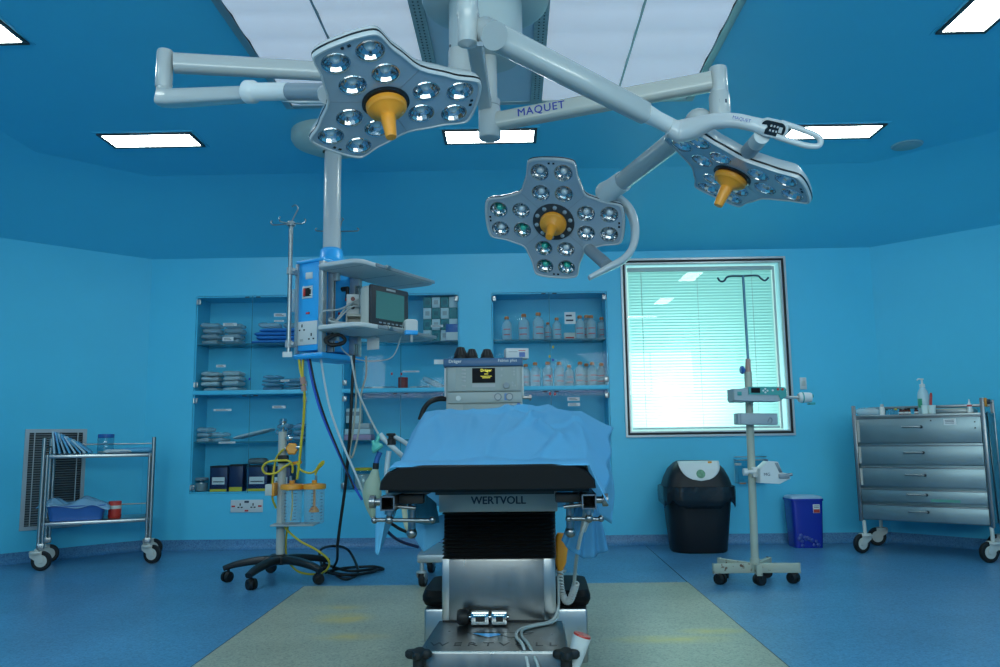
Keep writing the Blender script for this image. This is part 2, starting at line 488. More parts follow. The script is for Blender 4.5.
# ---- window: aluminium frame, sheet of glass, blind behind it, daylight outside
wx0, wx1, wz0, wz1 = holes[3]
win = thing('window_1', None, None, ((wx0 + wx1) / 2, D, wz0)); del_keys = None
win['kind'] = 'structure'
def ringframe(b, x0, x1, z0, z1, w, y0, y1):
    b.box(x0, x0 + w, y0, y1, z0, z1); b.box(x1 - w, x1, y0, y1, z0, z1)
    b.box(x0 + w, x1 - w, y0, y1, z0, z0 + w); b.box(x0 + w, x1 - w, y0, y1, z1 - w, z1)
b = MB(); ringframe(b, wx0 - .022, wx1 + .022, wz0 - .022, wz1 + .022, .018, D - .014, D + .03)
ringframe(b, wx0 + .016, wx1 - .016, wz0 + .016, wz1 - .016, .012, D - .006, D + .03)
b.build('window_frame', m_alu, win)
b = MB(); ringframe(b, wx0 - .004, wx1 + .004, wz0 - .004, wz1 + .004, .020, D - .008, D + .028); b.build('gasket', m_black, win)
b = MB(); b.box(wx0 + .03, wx1 - .03, D + .004, D + .010, wz0 + .03, wz1 - .03); b.build('pane', m_winglass, win)
m_reveal = mat('window_reveal', (.45, .72, .80, 1), .5)
b = MB(); ringframe(b, wx0 + .001, wx1 - .001, wz0 + .001, wz1 - .001, .02, D + .03, D + .159); b.build('reveal_lining', m_reveal, win)

m_slat = bpy.data.materials.new('blind_slat'); m_slat.use_nodes = True
nt = m_slat.node_tree; pb = nt.nodes['Principled BSDF']; pb.inputs['Base Color'].default_value = (.50, .80, .76, 1); pb.inputs['Roughness'].default_value = .4
tl = nt.nodes.new('ShaderNodeBsdfTranslucent'); tl.inputs['Color'].default_value = (.60, .92, .88, 1)
mx = nt.nodes.new('ShaderNodeMixShader'); mx.inputs[0].default_value = .5
nt.links.new(pb.outputs[0], mx.inputs[1]); nt.links.new(tl.outputs[0], mx.inputs[2]); nt.links.new(mx.outputs[0], nt.nodes['Material Output'].inputs[0])
bl = thing('venetian_blind', 'pale green venetian blind lowered inside the window by the infusion stand', 'blind', ((wx0 + wx1) / 2, D + .08, wz1 - .03))
bx0, bx1 = wx0 + .055, wx1 - .085
b = MB()
pitch = .0268; z = wz0 + .075
while z < wz1 - .085:
    a = math.radians(62)
    w = .0165
    pr_ = [(-w, 0), (-w * .4, .0022), (w * .4, .0022), (w, 0)]
    for (u0, h0), (u1, h1) in zip(pr_, pr_[1:]):
        p = [(x, D + .08 + u * math.cos(a) - h * math.sin(a), z + u * math.sin(a) + h * math.cos(a)) for u, h in ((u0, h0), (u1, h1)) for x in (bx0, bx1)]
        b.quad(p[0], p[1], p[3], p[2])
    z += pitch
b.build('slats', m_slat, bl, angle=80)
b = MB(); b.box(bx0 - .005, bx1 + .005, D + .055, D + .1, wz1 - .085, wz1 - .048, .003); b.build('head_rail', m_whitematte, bl)
b = MB(); b.box(bx0, bx1, D + .066, D + .094, wz0 + .045, wz0 + .062, .004); b.build('bottom_rail', m_whitematte, bl)
for fx in (.09, .48, .86):
    b = MB(); x = bx0 + (bx1 - bx0) * fx; b.cyl((x, D + .063, wz0 + .06), (x, D + .063, wz1 - .08), .0016, n=6); b.build('ladder_cord', m_whitematte, bl)
b = MB(); x = bx0 + .115
zz = 1.55
while zz < 2.4:
    b.sphere((x, D + .05, zz), .0045, nu=6, nv=4); zz += .013
b.build('bead_chain', m_whitematte, bl)
b = MB(); b.box(bx1 + .012, bx1 + .03, D + .075, D + .085, wz0 + .04, wz1 - .05); b.build('side_channel', m_whitematte, bl)

# ---- laminar-flow panel
pz0, pz1 = CH - .03, CH
px0, px1, py0, py1 = -1.405, 1.157, 1.35, 4.75
cx0, cx1 = PZ(421, 20, CH).x, PZ(541, 20, CH).x
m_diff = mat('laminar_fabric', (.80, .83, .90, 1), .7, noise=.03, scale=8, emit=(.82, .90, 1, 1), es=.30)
m_frame = mat('laminar_frame', (.30, .38, .40, 1), .4, metal=.5)
lp = thing('laminar_flow_panel', 'large white panelled air diffuser set into the ceiling above the surgical lamps', 'ceiling panel', ((px0 + px1) / 2, (py0 + py1) / 2, CH))
b = MB(); w = .045
b.box(px0, px0 + w, py0, py1, pz0, pz1 + .0, .004); b.box(px1 - w, px1, py0, py1, pz0, pz1, .004)
b.box(px0 + w, px1 - w, py1 - w, py1, pz0, pz1, .004); b.box(px0 + w, px1 - w, py0, py0 + w, pz0, pz1, .004)
b.build('panel_frame', m_frame, lp)
sxl, sxr = PZ(320, 15, CH).x, PZ(632, 40, CH).x
ys = [PZ(610, y, CH).y for y in (57, 30, 3)]
ys = [py1] + ys
st = ys[-2] - ys[-1]
while ys[-1] - st > py0: ys.append(ys[-1] - st)
ys.append(py0)
for (a0, a1) in ((px0 + w, sxl), (sxl, cx0), (cx1, sxr), (sxr, px1 - w)):
    b = MB()
    for ya, yb in zip(ys, ys[1:]):       # the cloth sags a little between its battens
        for k in range(6):
            t0, t1 = k / 6, (k + 1) / 6
            f = lambda t: pz0 + .012 - .010 * math.sin(PI * t) ** .7
            y0_, y1_ = ya + (yb - ya) * t0, ya + (yb - ya) * t1
            b.quad((a0 + .004, y0_, f(t0)), (a1 - .004, y0_, f(t0)), (a1 - .004, y1_, f(t1)), (a0 + .004, y1_, f(t1)))
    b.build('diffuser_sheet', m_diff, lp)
b = MB()
for x in (sxl, sxr): b.box(x - .006, x + .006, py0 + w, py1 - w, pz0 + .002, pz1)
b.build('seam_strip', m_frame, lp)
m_pl = mat('mount_plate', (.50, .58, .66, 1), .45)
b = MB(); b.box(cx0, cx1, py0 + w, py1 - w, pz0 + .004, pz1); b.build('mount_plate', m_pl, lp)
for x in (cx0, cx1):
    b = MB(); b.box(x - .035, x + .035, py0 + w, py1 - w, pz0 - .012, pz1)
    b.mat(1)
    y = py0 + .1
    while y < py1 - .1:
        for dx in (-.012, .012): b.cyl((x + dx, y, pz0 - .0135), (x + dx, y, pz0 - .012), .0045, n=8)
        y += .03
    b.build('perforated_strip', [mat('perforated_metal', (.28, .37, .38, 1), .5, noise=.3, scale=60), m_black], lp)

# ---- recessed ceiling lights
def clight(loc, rz, label):
    t = thing('ceiling_light', label, 'ceiling light', (0, 0, 0), 'recessed rectangular ceiling lights')
    b = MB(); hx, hy = .328, .132
    for (x0, x1, y0, y1) in ((-hx, -hx + .022, -hy, hy), (hx - .022, hx, -hy, hy), (-hx + .022, hx - .022, -hy, -hy + .022), (-hx + .022, hx - .022, hy - .022, hy)):
        b.box(x0, x1, y0, y1, -.014, 0, .002)
    b.build('light_frame', m_dark, t)
    b = MB(); b.box(-hx + .022, hx - .022, -hy + .022, hy - .022, -.008, -.002); b.build('diffuser', m_emit, t)
    b = MB()
    for (x0, x1, y0, y1) in ((-hx - .02, hx + .02, -hy - .02, -hy), (-hx - .02, hx + .02, hy, hy + .02), (-hx - .02, -hx, -hy, hy), (hx, hx + .02, -hy, hy)): b.box(x0, x1, y0, y1, -.005, 0, .001)
    b.build('trim_ring', m_ceil, t)
    t.location = V(loc); t.rotation_euler = (0, 0, math.radians(rz)); WORLD[t.name] = V(loc)
    return t
LB = [PZ(152, 139.5, CH), PZ(490, 135.5, CH), PZ(832, 131, CH)]
proto = clight(LB[0], 0, 'bright recessed ceiling light left of the pendant pole')
dup(proto, LB[1], 0, 'bright recessed ceiling light behind the blue lettered arm of the lamps')
dup(proto, LB[2], 0, 'bright recessed ceiling light behind the curved lamp handle, beside the round ceiling disc')
dup(proto, (-2.66, 3.58, CH), 90, 'ceiling light cut off at the upper left corner')
dup(proto, (2.405, 3.67, CH), 90, 'ceiling light cut off at the upper right corner')
for x, y, r in ((-2.66, 1.75, 90), (2.405, 1.75, 90), (-2.5, .1, 0), (-.1, .1, 0), (2.3, .1, 0)):
    dup(proto, (x, y, CH), r, 'ceiling light of the row nearer than the picture shows')
c = PZ(907, 145, CH)
sd = thing('ceiling_speaker', 'flat round grey disc on the ceiling right of the lights', 'ceiling speaker', c)
b = MB(); b.lathe([(.001, -.012), (.085, -.012), (.105, -.008), (.110, 0), (.001, 0)], T(c), 28); b.build('rim', mat('speaker_rim', (.22, .38, .44, 1), .5), sd)
b = MB(); b.lathe([(.001, -.016), (.07, -.0155), (.078, -.012)], T(c), 24); b.build('grille', mat('speaker_mesh', (.24, .40, .44, 1), .6, bump=.2, bscale=300), sd)

# ---- air return grille on the slanted left wall
Nn = V((.7071, -.7071, 0)); W0 = V((XL, D, 0))
def PWL(px, py):
    d = ray(px, py); return CAM + d * ((W0 - CAM).dot(Nn) / d.dot(Nn))
a, c_ = PWL(22, 480), PWL(84, 480)
u0, u1 = (a - W0).dot(V((-.7071, -.7071, 0))), (c_ - W0).dot(V((-.7071, -.7071, 0)))
zt, zb = PWL(84, 429).z, PWL(82, 526).z
GM = frame(W0, (.7071, .7071, 0), (-.7071, .7071, 0), (0, 0, 1))    # x along the wall, y into the wall
gx0, gx1 = -u0, -u1
gr = thing('air_grille', 'grey louvred air return grille low on the left wall behind the trolley', 'air grille', GM @ V(((gx0 + gx1) / 2, 0, zb)))
b = MB(GM); ringframe(b, gx0, gx1, zb, zt, .03, -.014, 0); b.build('grille_frame', m_alu, gr)
b = MB(GM); b.box(gx0 + .03, gx1 - .03, -.004, -.001, zb + .03, zt - .03); b.build('back_plate', mat('grille_inside', (.02, .025, .03, 1), .8), gr)
b = MB(GM); z = zb + .04
while z < zt - .035:
    b.quad((gx0 + .03, -.012, z - .004), (gx1 - .03, -.012, z - .004), (gx1 - .03, -.003, z + .006), (gx0 + .03, -.003, z + .006)); z += .0195
b.build('louvres', mat('louvre_grey', (.13, .16, .17, 1), .5), gr, solid=.0016)
b = MB(GM)
for f in (.15, .85): b.box(gx0 + (gx1 - gx0) * f - .004, gx0 + (gx1 - gx0) * f + .004, -.013, -.011, zb + .03, zt - .03)
b.build('upright_bar', m_alu, gr)

# ---- wall fittings
def outlet(cx, cz, w, h, twin, label, name, cat):
    t = thing(name, label, cat, (cx, D, cz))
    b = MB(); b.box(cx - w / 2, cx + w / 2, D - .011, D, cz - h / 2, cz + h / 2, .004); b.build('face_plate', m_whitematte, t)
    if twin:
        for s in (-1, 1):
            x = cx + s * w * .2
            b = MB()
            for dx, dz, ww, hh in ((0, .014, .005, .011), (-.014, -.010, .009, .005), (.014, -.010, .009, .005)): b.box(x + dx - ww, x + dx + ww, D - .0125, D - .0105, cz + dz - hh, cz + dz + hh)
            b.build('socket_hole', m_black, t)
            b = MB(); b.box(cx + s * w * .41 - .016, cx + s * w * .41 + .016, D - .014, D - .010, cz - .008, cz + .006, .002); b.build('rocker', m_redprint, t)
        b = MB(); b.box(cx - .016, cx + .016, D - .0125, D - .0105, cz - h * .43, cz - h * .30); b.build('rating_mark', m_redprint, t)
        b = MB(); b.box(cx - .02, cx + .02, D - .0125, D - .0105, cz + h * .26, cz + h * .42); b.build('maker_mark', m_print, t)
    else:
        b = MB(); b.box(cx - w * .28, cx + w * .28, D - .015, D - .010, cz - h * .22, cz + h * .22, .003); b.build('rocker', m_offwhite, t)
    return t
p = P(247, 506, D); outlet(p.x, p.z, .285, .108, True, 'white twin socket plate with red switches on the wall below the left cabinet', 'socket_outlet', 'socket')
p = P(803, 383.5, D); outlet(p.x, p.z, .058, .105, False, 'small white wall switch just right of the window', 'wall_switch', 'switch')
# ------------------------------------------------------------------ built-in glass cabinets
ZS1, ZL0, ZL1, ZS2 = 1.817, 1.355, 1.392, .935
CD = .30
m_shelf = glass('shelf_glass', (.62, .80, .84, 1), .03)
m_edge = mat('shelf_edge', (.03, .16, .22, 1), .25)
def sticker(px, py, w, h, door, m=None, dy=.005, name='sticker', lines=True):
    p = P(px, py, D - dy)
    b = MB(); b.box(p.x - w / 2, p.x + w / 2, p.y - .0006, p.y, p.z - h / 2, p.z + h / 2)
    if lines and m is None:
        b.mat(1); k = 2 if h > .016 else 1
        for i in range(k):
            zz = p.z + (i - (k - 1) / 2) * h * .4
            b.box(p.x - w * .38, p.x + w * (.3 - .12 * i), p.y - .0009, p.y - .0006, zz - h * .07, zz + h * .07)
    return b.build(name, [m or m_label, m_print], door)
def cabinet(h, label):
    x0, x1, z0, z1 = h
    t = thing('wall_cabinet', label, 'wall cabinet', ((x0 + x1) / 2, D, z0))
    b = MB(); e = .002
    b.box(x0 + e, x0 + .014, D + .008, D + CD, z0 + e, z1 - e); b.box(x1 - .014, x1 - e, D + .008, D + CD, z0 + e, z1 - e)
    b.box(x0 + .014, x1 - .014, D + .008, D + CD, z0 + e, z0 + .014); b.box(x0 + .014, x1 - .014, D + .008, D + CD, z1 - .014, z1 - e)
    b.box(x0 + e, x1 - e, D + CD, D + CD + .012, z0 + e, z1 - e)
    b.build('case', m_wall, t)
    b = MB(); b.box(x0 + .002, x1 - .002, D - .004, D + CD, ZL0, ZL1, .002); b.build('ledge', m_wall, t)
    for z in (ZS1, ZS2):
        b = MB(); b.box(x0 + .015, x1 - .015, D + .03, D + CD - .002, z - .008, z); b.mat(1); b.box(x0 + .015, x1 - .015, D + .027, D + .03, z - .009, z)
        b.build('shelf', [m_shelf, m_edge], t)
    xm = (x0 + x1) / 2
    doors = []
    for za, zb in ((ZL1 + .003, z1 - .004), (z0 + .004, ZL0 - .003)):
        for xa, xb in ((x0 + .004, xm - .0015), (xm + .0015, x1 - .004)):
            b = MB(); b.box(xa, xb, D - .0035, D + .0015, za, zb); d = b.build('door', m_glass, t)
            left = xa < xm - .1
            hx = xa + .022 if left else xb - .022
            for zh in (za + .05, zb - .05):
                b = MB(); b.box(hx - .017, hx + .017, D - .010, D + .006, zh - .024, zh + .024, .003)
                b.cyl((hx - .015 if left else hx + .015, D - .010, zh - .022), (hx - .015 if left else hx + .015, D - .010, zh + .022), .006, n=8)
                b.build('hinge', m_steel, d)
            kx = xm - .05 if left else xm + .05
            b = MB(); b.box(kx - .02, kx + .02, D - .007, D - .0035, zb - .016, zb - .006, .002); b.build('catch', m_dark, d)
            b = MB(); b.box(xb - .001 if left else xa - .001, (xb if left else xa) + .0012, D - .0045, D - .0035, za, zb); b.build('glass_edge', m_edge, d)
            doors.append(d)
    return t, doors
cabL, dL = cabinet(holes[0], 'left built-in glass cabinet with wrapped packs above dark blue boxes')
cabM, dM = cabinet(holes[1], 'middle built-in glass cabinet partly hidden by the monitor shelf')
cabR, dR = cabinet(holes[2], 'right built-in glass cabinet filled with orange capped bottles')
for px, py, w, h, d in ((230, 324.5, .125, .028, dL[0]), (228, 339, .10, .036, dL[0]), (280, 315, .11, .030, dL[1]), (279, 321, .09, .016, dL[1]), (221, 366, .085, .022, dL[0]),
                        (285, 380.5, .08, .016, dL[1]), (222.5, 410, .16, .018, dL[2]), (279, 407, .12, .022, dL[3]), (227, 442.5, .15, .016, dL[2])):
    sticker(px, py, w, h, d)
sticker(411, 371.5, .15, .014, dM[1]); sticker(437, 326, .11, .022, dM[1])
p = P(570, 318, D - .005)
sticker(570, 318, .098, .108, dR[1]); sticker(573.5, 399, .108, .032, dR[3]); sticker(574, 404.5, .108, .028, dR[3])
for px, py, m, d in ((553, 347, m_yellow, dR[1]), (549.5, 356.5, m_yellow, dR[0]), (553, 360, m_bluedeep, dR[1]), (550, 376.5, m_redprint, dR[0]), (550, 393.7, m_redprint, dR[2]), (555, 394, m_redprint, dR[3]),
                     (391.8, 373.8, m_redprint, dM[0]), (401.3, 374, m_redprint, dM[1]), (249.5, 379, m_bluedeep, dL[0])):
    sticker(px, py, .016, .022, d, m, name='coloured_dot')

def pack(name, label, cat, group, c, size, rz=0, tilt=(0, 0), m=None, bands=None, seed=None, jit=.10):
    w, d, h = size
    M = T(V(c)) @ RZ(rz) @ RX(tilt[0]) @ RY(tilt[1])
    t = None
    b = MB(M); rg = []
    base = rrect(w, d, min(w, d) * .2, 4)
    rnd_ = random.Random(seed if seed is not None else random.random())
    ph = [rnd_.uniform(0, 6.28) for _ in range(6)]
    for s, z in ((.72, 0), (.93, h * .12), (1, h * .45), (.95, h * .8), (.74, h * .97), (.35, h * 1.04)):
        r = []
        for i, q in enumerate(base):
            a = math.atan2(q.y, q.x)
            f = 1 + jit * (.5 * math.sin(3 * a + ph[0]) + .5 * math.sin(7 * a + ph[1] + z * 60)) * (.4 + z / h * .6)
            zz = z + (jit * h * 1.3 * math.sin(4 * a + ph[2]) * z / h)
            r.append(V((q.x * s * f, q.y * s * f, max(0, zz))))
        rg.append(r)
    b.rings(rg)
    o = b.build(name, m or m_poly, angle=50, loc=c)
    tag(o, label, cat, group)
    return o
R = random.Random(3)
def pile(px, py, dx, n, name, label, cat, group, size, m, z, gap=None, Y=D + .15, zspread=None):
    x = P(px, py, D).x
    for i in range(n):
        k = i % 2
        w = size[0] * R.uniform(.82, .93)
        h = size[2] * R.uniform(.74, .82)
        lay = i // 2
        pack(name, label, cat, group, (x + (k - .5) * dx + R.uniform(-.004, .004), Y + R.uniform(-.025, .03), z + .0015 + lay * size[2] * 1.0), (w, size[1] * R.uniform(.85, 1), h), R.uniform(-3, 3), (0, 0), m, seed=i * 7 + px, jit=.14)
m_polyb = film('blue_tinted_bag', (.30, .50, .66, 1), .55, .2)
m_bluepack = mat('blue_sterile_wrap', (.05, .26, .66, 1), .5, bump=.1, bscale=20)
m_greypack = film('grey_paper_pouch', (.62, .70, .72, 1), .8, .45)
pile(218, 338, .20, 8, 'wrapped_pack', 'clear wrapped pack in the left pile on the top shelf of the left cabinet', 'pack', 'clear packs on the top shelf', (.19, .2, .052), m_poly, ZS1)
for i in range(4):
    pack('blue_folded_pack', 'flat blue folded pack in the stack on the right of the left cabinet top shelf', 'pack', 'blue folded packs', (P(276, 335, D).x + (i % 2) * .03 - .01, D + .15, ZS1 + .0015 + i * .036), (.50 - .03 * i, .22, .033), R.uniform(-3, 3), m=m_bluepack, seed=i, jit=.05)
pile(279, 322, .22, 2, 'wrapped_pack', 'clear wrapped pack lying on the blue folded stack in the left cabinet', 'pack', 'clear packs on the blue stack', (.21, .18, .055), m_poly, ZS1 + .147)
pile(217, 386, .20, 8, 'wrapped_pack', 'pale wrapped pouch heaped at the left on the middle ledge of the left cabinet', 'pack', 'pale pouches on the ledge', (.19, .2, .046), m_greypack, ZL1)
pile(280, 386, .20, 7, 'wrapped_pack', 'blue tinted pouch heaped at the right on the middle ledge of the left cabinet', 'pack', 'blue pouches on the ledge', (.19, .2, .036), m_polyb, ZL1)
pile(208, 438, .14, 5, 'wrapped_pack', 'clear pouch at the left of the lower glass shelf in the left cabinet', 'pack', 'clear pouches on the lower shelf', (.13, .2, .045), m_poly, ZS2)
pack('flat_pouch', 'large pale flat pouch leaning aslant on the lower glass shelf of the left cabinet', 'pack', None, (P(250, 436, D).x, D + .13, ZS2 + .055), (.36, .2, .028), 0, (0, -13), m_greypack, seed=5, jit=.04)
pile(288, 438, .14, 6, 'wrapped_pack', 'blue tinted pouch at the right of the lower glass shelf behind the suction pole', 'pack', 'blue pouches on the lower shelf', (.13, .2, .055), m_polyb, ZS2)

def carton(name, label, cat, group, c, size, m, extra=None, rz=0):
    t = thing(name, label, cat, c, group)
    b = MB(T(V(c)) @ RZ(rz)); b.box(-size[0] / 2, size[0] / 2, -size[1] / 2, size[1] / 2, 0, size[2], .003)
    b.build('box_body', m, t)
    for nm, (ux0, ux1, vz0, vz1), mm in (extra or []):
        b = MB(T(V(c)) @ RZ(rz)); b.box(ux0 * size[0], ux1 * size[0], -size[1] / 2 - .0012, -size[1] / 2 - .0002, vz0 * size[2], vz1 * size[2]); b.build(nm, mm, t)
    return t
# dark blue boxes on the cabinet floor
zf = holes[0][2] + .015
for i, (px, w, hh, wh) in enumerate(((221, .155, .225, 'nearest the clear jar'), (237.5, .12, .235, 'behind the yellow foot in the middle'), (259, .185, .225, 'right of the middle'), (283, .16, .215, 'partly behind the suction jars'))):
    p = P(px, 488, D + .1)
    carton('storage_box', 'dark blue yellow-based box in left cabinet, ' + wh, 'box', None, (p.x, D + .13 + .02 * (i == 1), zf), (w, .2, hh), m_navy,
           [('yellow_base', (-.48, .48, .0, .10 if i != 1 else .16), m_yellow)] + ([('front_label', (-.36, .36, .28, .56), m_label), ('label_print', (-.30, .30, .36, .40), m_print)] if i != 1 else []) + [('top_flap', (-.5, .5, .93, 1.0), m_black)])
p = P(200, 488, D + .1)
def jar(name, label, cat, c, r, h, mb, ml, lid_h=.02, group=None, level=None):
    t = thing(name, label, cat, c, group)
    b = MB(T(V(c))); b.lathe([(.001, 0), (r * .94, 0), (r, .006), (r, h * .84), (r * .93, h * .90), (r * .9, h - lid_h)], n=20); b.build('jar_body', mb, t)
    b = MB(T(V(c))); b.lathe([(r * .95, h - lid_h - .004), (r * 1.0, h - lid_h), (r * 1.0, h - .003), (r * .95, h), (.001, h)], n=20); b.build('lid', ml, t)
    if level:
        b = MB(T(V(c))); b.lathe([(.001, .004), (r * .9, .004), (r * .9, h * level[0]), (.001, h * level[0])], n=16); b.build('contents', level[1], t)
    return t
jar('storage_jar', 'clear squat jar at the far left on the floor of the left cabinet', 'jar', (p.x, D + .13, zf), .06, .12, m_jar, m_grey, level=(.6, m_lgrey))
pack('grey_bag', 'grey bag lying on top of the dark blue boxes in the left cabinet', 'bag', None, (P(253, 468, D).x, D + .14, zf + .237), (.16, .16, .05), 5, m=mat('grey_bag_cloth', (.12, .16, .17, 1), .7), seed=9)

# ---- bottles in the right cabinet
def bottle(label, group, big=True):
    t = thing('saline_bottle', label, 'bottle', (0, 0, 0), group)
    r, h = (.047, .215)
    b = MB(); b.lathe([(.001, 0), (r * .9, 0), (r, .008), (r, h * .62), (r * .97, h * .70), (r * .7, h * .80), (r * .36, h * .87), (r * .33, h * .93)], n=18); b.build('bottle_body', m_bottle, t)
    b = MB(); b.lathe([(r * .42, h * .90), (r * .46, h * .91), (r * .44, h * .99), (r * .36, h * 1.02), (.001, h * 1.02)], n=14); b.build('cap', mat_cap, t)
    b = MB()
    for z in (h * .22, h * .45):
        b.rings([[V(((r + .0008) * math.sin(a), -(r + .0008) * math.cos(a), zz)) for a in [(-.7 + 1.4 * i / 8) for i in range(9)]] for zz in (z - .004, z + .004)], False, False, closed=False)
    b.build('red_marking', m_redprint, t)
    return t
mat_cap = mat('orange_cap', (.72, .22, .07, 1), .45)
g1, g2 = 'bottles on the top shelf of the right cabinet', 'bottles on the ledge of the right cabinet'
l1, l2 = 'clear orange capped bottle on the top shelf of the right cabinet', 'clear orange capped bottle on the middle ledge of the right cabinet'
pb_ = bottle(l1, g1)
tops = [(507, 1.0, .10), (524, 1.12, .13), (538.5, 1.15, .10), (548, .80, .21), (557, .92, .1), (580, .98, .08), (587, 1.1, .23), (591.5, 1.0, .10), (602, .98, .20)]
for i, (px, sc, dy) in enumerate(tops):
    q = P(px, 335, D + dy)
    loc = (q.x, D + dy, ZS1 + .001)
    lab = {548: 'small clear orange capped bottle near the middle on the top shelf of the right cabinet', 524: 'tall plain bottle second from the left on the top shelf of the right cabinet', 507: 'clear orange capped bottle at the left end of the top shelf, right cabinet', 601: 'clear orange capped bottle at the right end of the top shelf, right cabinet'}.get(int(px), l1)
    if i == 0: pb_.location = loc; pb_.scale = (sc,) * 3; pb_['label'] = lab; o = pb_
    else: o = dup(pb_, loc, R.uniform(-20, 20), lab, sc)
    o['group'] = g1
for i, (px, sc, dy) in enumerate([(526, .98, .20), (535.5, 1.0, .09), (548, 1.02, .10), (559.5, 1.02, .13), (569.5, .92, .22), (580.5, 1.0, .10), (587, .98, .23), (592.5, .98, .10), (602, .98, .21)]):
    q = P(px, 386, D + dy)
    o = dup(pb_, (q.x, D + dy, ZL1 + .001), R.uniform(-20, 20), l2 if px < 601 else 'clear orange capped bottle at the right end of the middle ledge, right cabinet', sc); o['group'] = g2
q = P(570, 334, D + .12)
carton('label_box', 'small pale box with a red stripe on the top shelf, behind the paper note', 'box', None, (q.x, D + .12, ZS1 + .001), (.11, .08, .06), m_offwhite, [('red_stripe', (-.4, .3, .15, .35), m_redprint)])

# ---- middle cabinet: suture cartons, tin, papers
m_teal = mat('teal_carton', (.03, .22, .24, 1), .5)
m_cart = mat('white_carton', (.55, .66, .68, 1), .6)
for c in range(4):
    for r_ in range(4):
        px = 427.8 + c * 8.6
        q = P(px, 330, D + .1)
        tealish = (c + r_) % 2 == 1
        carton('suture_carton', ('teal' if tealish else 'white') + ' carton of the checkered stack in the middle cabinet', 'carton', ('teal' if tealish else 'white') + ' cartons in the middle cabinet',
               (q.x, D + .12, ZS1 + .001 + r_ * .102), (.074, .12, .10), m_teal if tealish else m_cart,
               [('carton_print', (-.25, .28, .3, .7), m_lgrey if not tealish else mat('teal_print', (.02, .14, .17, 1), .5))] if c < 3 else None)
q = P(452, 330, D + .03)
carton('blue_carton', 'bright blue and white carton in front of the checkered stack in the middle cabinet', 'carton', None, (q.x, D + .045, ZS1 + .001), (.115, .02, .15), m_tray, [('white_front', (-.48, .48, .02, .5), m_label)])
q = P(403, 388, D + .1)
jar('red_tin', 'dark red and white tin on the middle ledge of the middle cabinet', 'tin', (q.x, D + .1, ZL1 + .001), .045, .10, mat('tin_band', (.30, .05, .04, 1), .35), m_red, level=None)
for i, px in enumerate((366, 378, 390, 416, 424)):
    q = P(px, 389, D + .1)
    pack('instrument_pouch', 'flat pouch lying along the middle ledge of the middle cabinet', 'pouch', 'flat pouches in the middle cabinet', (q.x, D + .10 + .05 * (i % 2), ZL1 + .001), (.12, .12, .02), R.uniform(-20, 20), m=m_greypack if i % 2 else m_polyb, seed=i)
pack('clear_pouch', 'big clear pouch propped at the right of the middle cabinet ledge', 'pouch', None, (P(432, 386, D).x, D + .14, ZL1 + .02), (.24, .14, .05), 0, (0, 28), m_poly, seed=31, jit=.05)
for i in range(3):
    q = P(357 + i * 2, 440, D + .12)
    carton('paper_stack', ['pink lidded flat box lowest in the stack at the left of the middle cabinet', 'white flat box in the middle of the stack at the left of the middle cabinet', 'grey flat box topmost of the stack at the left of the middle cabinet'][i], 'box', None,
           (q.x, D + .14, ZS2 + .001 + i * .05), (.28 - i * .05, .2, .048), [mat('pinkish_card', (.42, .30, .45, 1), .6), m_cart, m_lgrey][i])
q = P(354, 420, D + .12)
carton('small_carton', 'small dark and white carton on the flat boxes in the middle cabinet', 'carton', None, (q.x, D + .14, ZS2 + .153), (.13, .12, .13), m_cart, [('dark_band', (-.5, .5, .5, .78), m_grey)])
q = P(363, 490, D + .12)
jar('specimen_jar', 'clear jar with a yellow lid on the floor of the middle cabinet', 'jar', (q.x, D + .12, zf), .085, .19, m_jar, m_yellow, level=(.7, m_offwhite))
q = P(389.5, 436, D + .12)
# ------------------------------------------------------------------ surgical lamps
YA = 3.2
AX = P(486, 60, YA).x
m_bowl = mat('reflector', (.55, .56, .57, 1), .16, metal=1)
m_sled = mat('small_led_lens', (.30, .36, .40, 1), .12, coat=1)
m_led = mat('lens_core', (.75, .80, .82, 1), .08, coat=1)
m_gled = mat('green_lens_core', (.03, .50, .36, 1), .1, coat=1)
m_stain = mat('arm_enamel', (.41, .44, .44, 1), .26, spec=.5, coat=.35)
m_drum = mat('drum_enamel', (.42, .50, .51, 1), .35)

colm = thing('lamp_ceiling_column', 'thick white ceiling column with a round cover plate carrying the three lamp arms', 'lamp mount', (AX, YA, CH))
zd = P(486, 6, YA).z; zdb = P(486, 58, YA).z
b = MB(); b.lathe([(.001, CH), (.228, CH), (.228, zd + .06), (.001, zd + .06)], T(AX, YA, 0), 32); b.build('ceiling_tube', m_drum, colm)
b = MB(); b.lathe([(.13, zd), (.25, zd), (.270, zd + .008), (.274, zd + .022), (.228, zd + .06), (.10, zd + .065)], T(AX, YA, 0), 48); b.build('cover_plate', m_drum, colm)
b = MB(); b.lathe([(.158, zd + .002), (.158, zdb + .006), (.151, zdb), (.001, zdb)], T(AX, YA, 0), 40); b.build('drum', m_drum, colm)
for a in (200, 265, 330):
    b = MB(); b.cyl((AX + .156 * math.cos(math.radians(a)), YA + .156 * math.sin(math.radians(a)), zdb + .03), (AX + .161 * math.cos(math.radians(a)), YA + .161 * math.sin(math.radians(a)), zdb + .03), .006, n=8); b.build('screw', m_dark, colm)
zhb = P(488, 139, YA).z
b = MB(); b.cyl((AX + .012, YA, zdb), (AX + .012, YA, P(488, 104, YA).z), .034, n=24); b.build('spindle', m_stain, colm)
zha = P(461, 80, YA - .07).z
hA = P(461, 66, YA - .06)
b = MB(); b.cyl((hA.x, YA - .06, zdb), (hA.x, YA - .06, zha), .053, n=24); b.build('arm_hub', m_stain, colm)

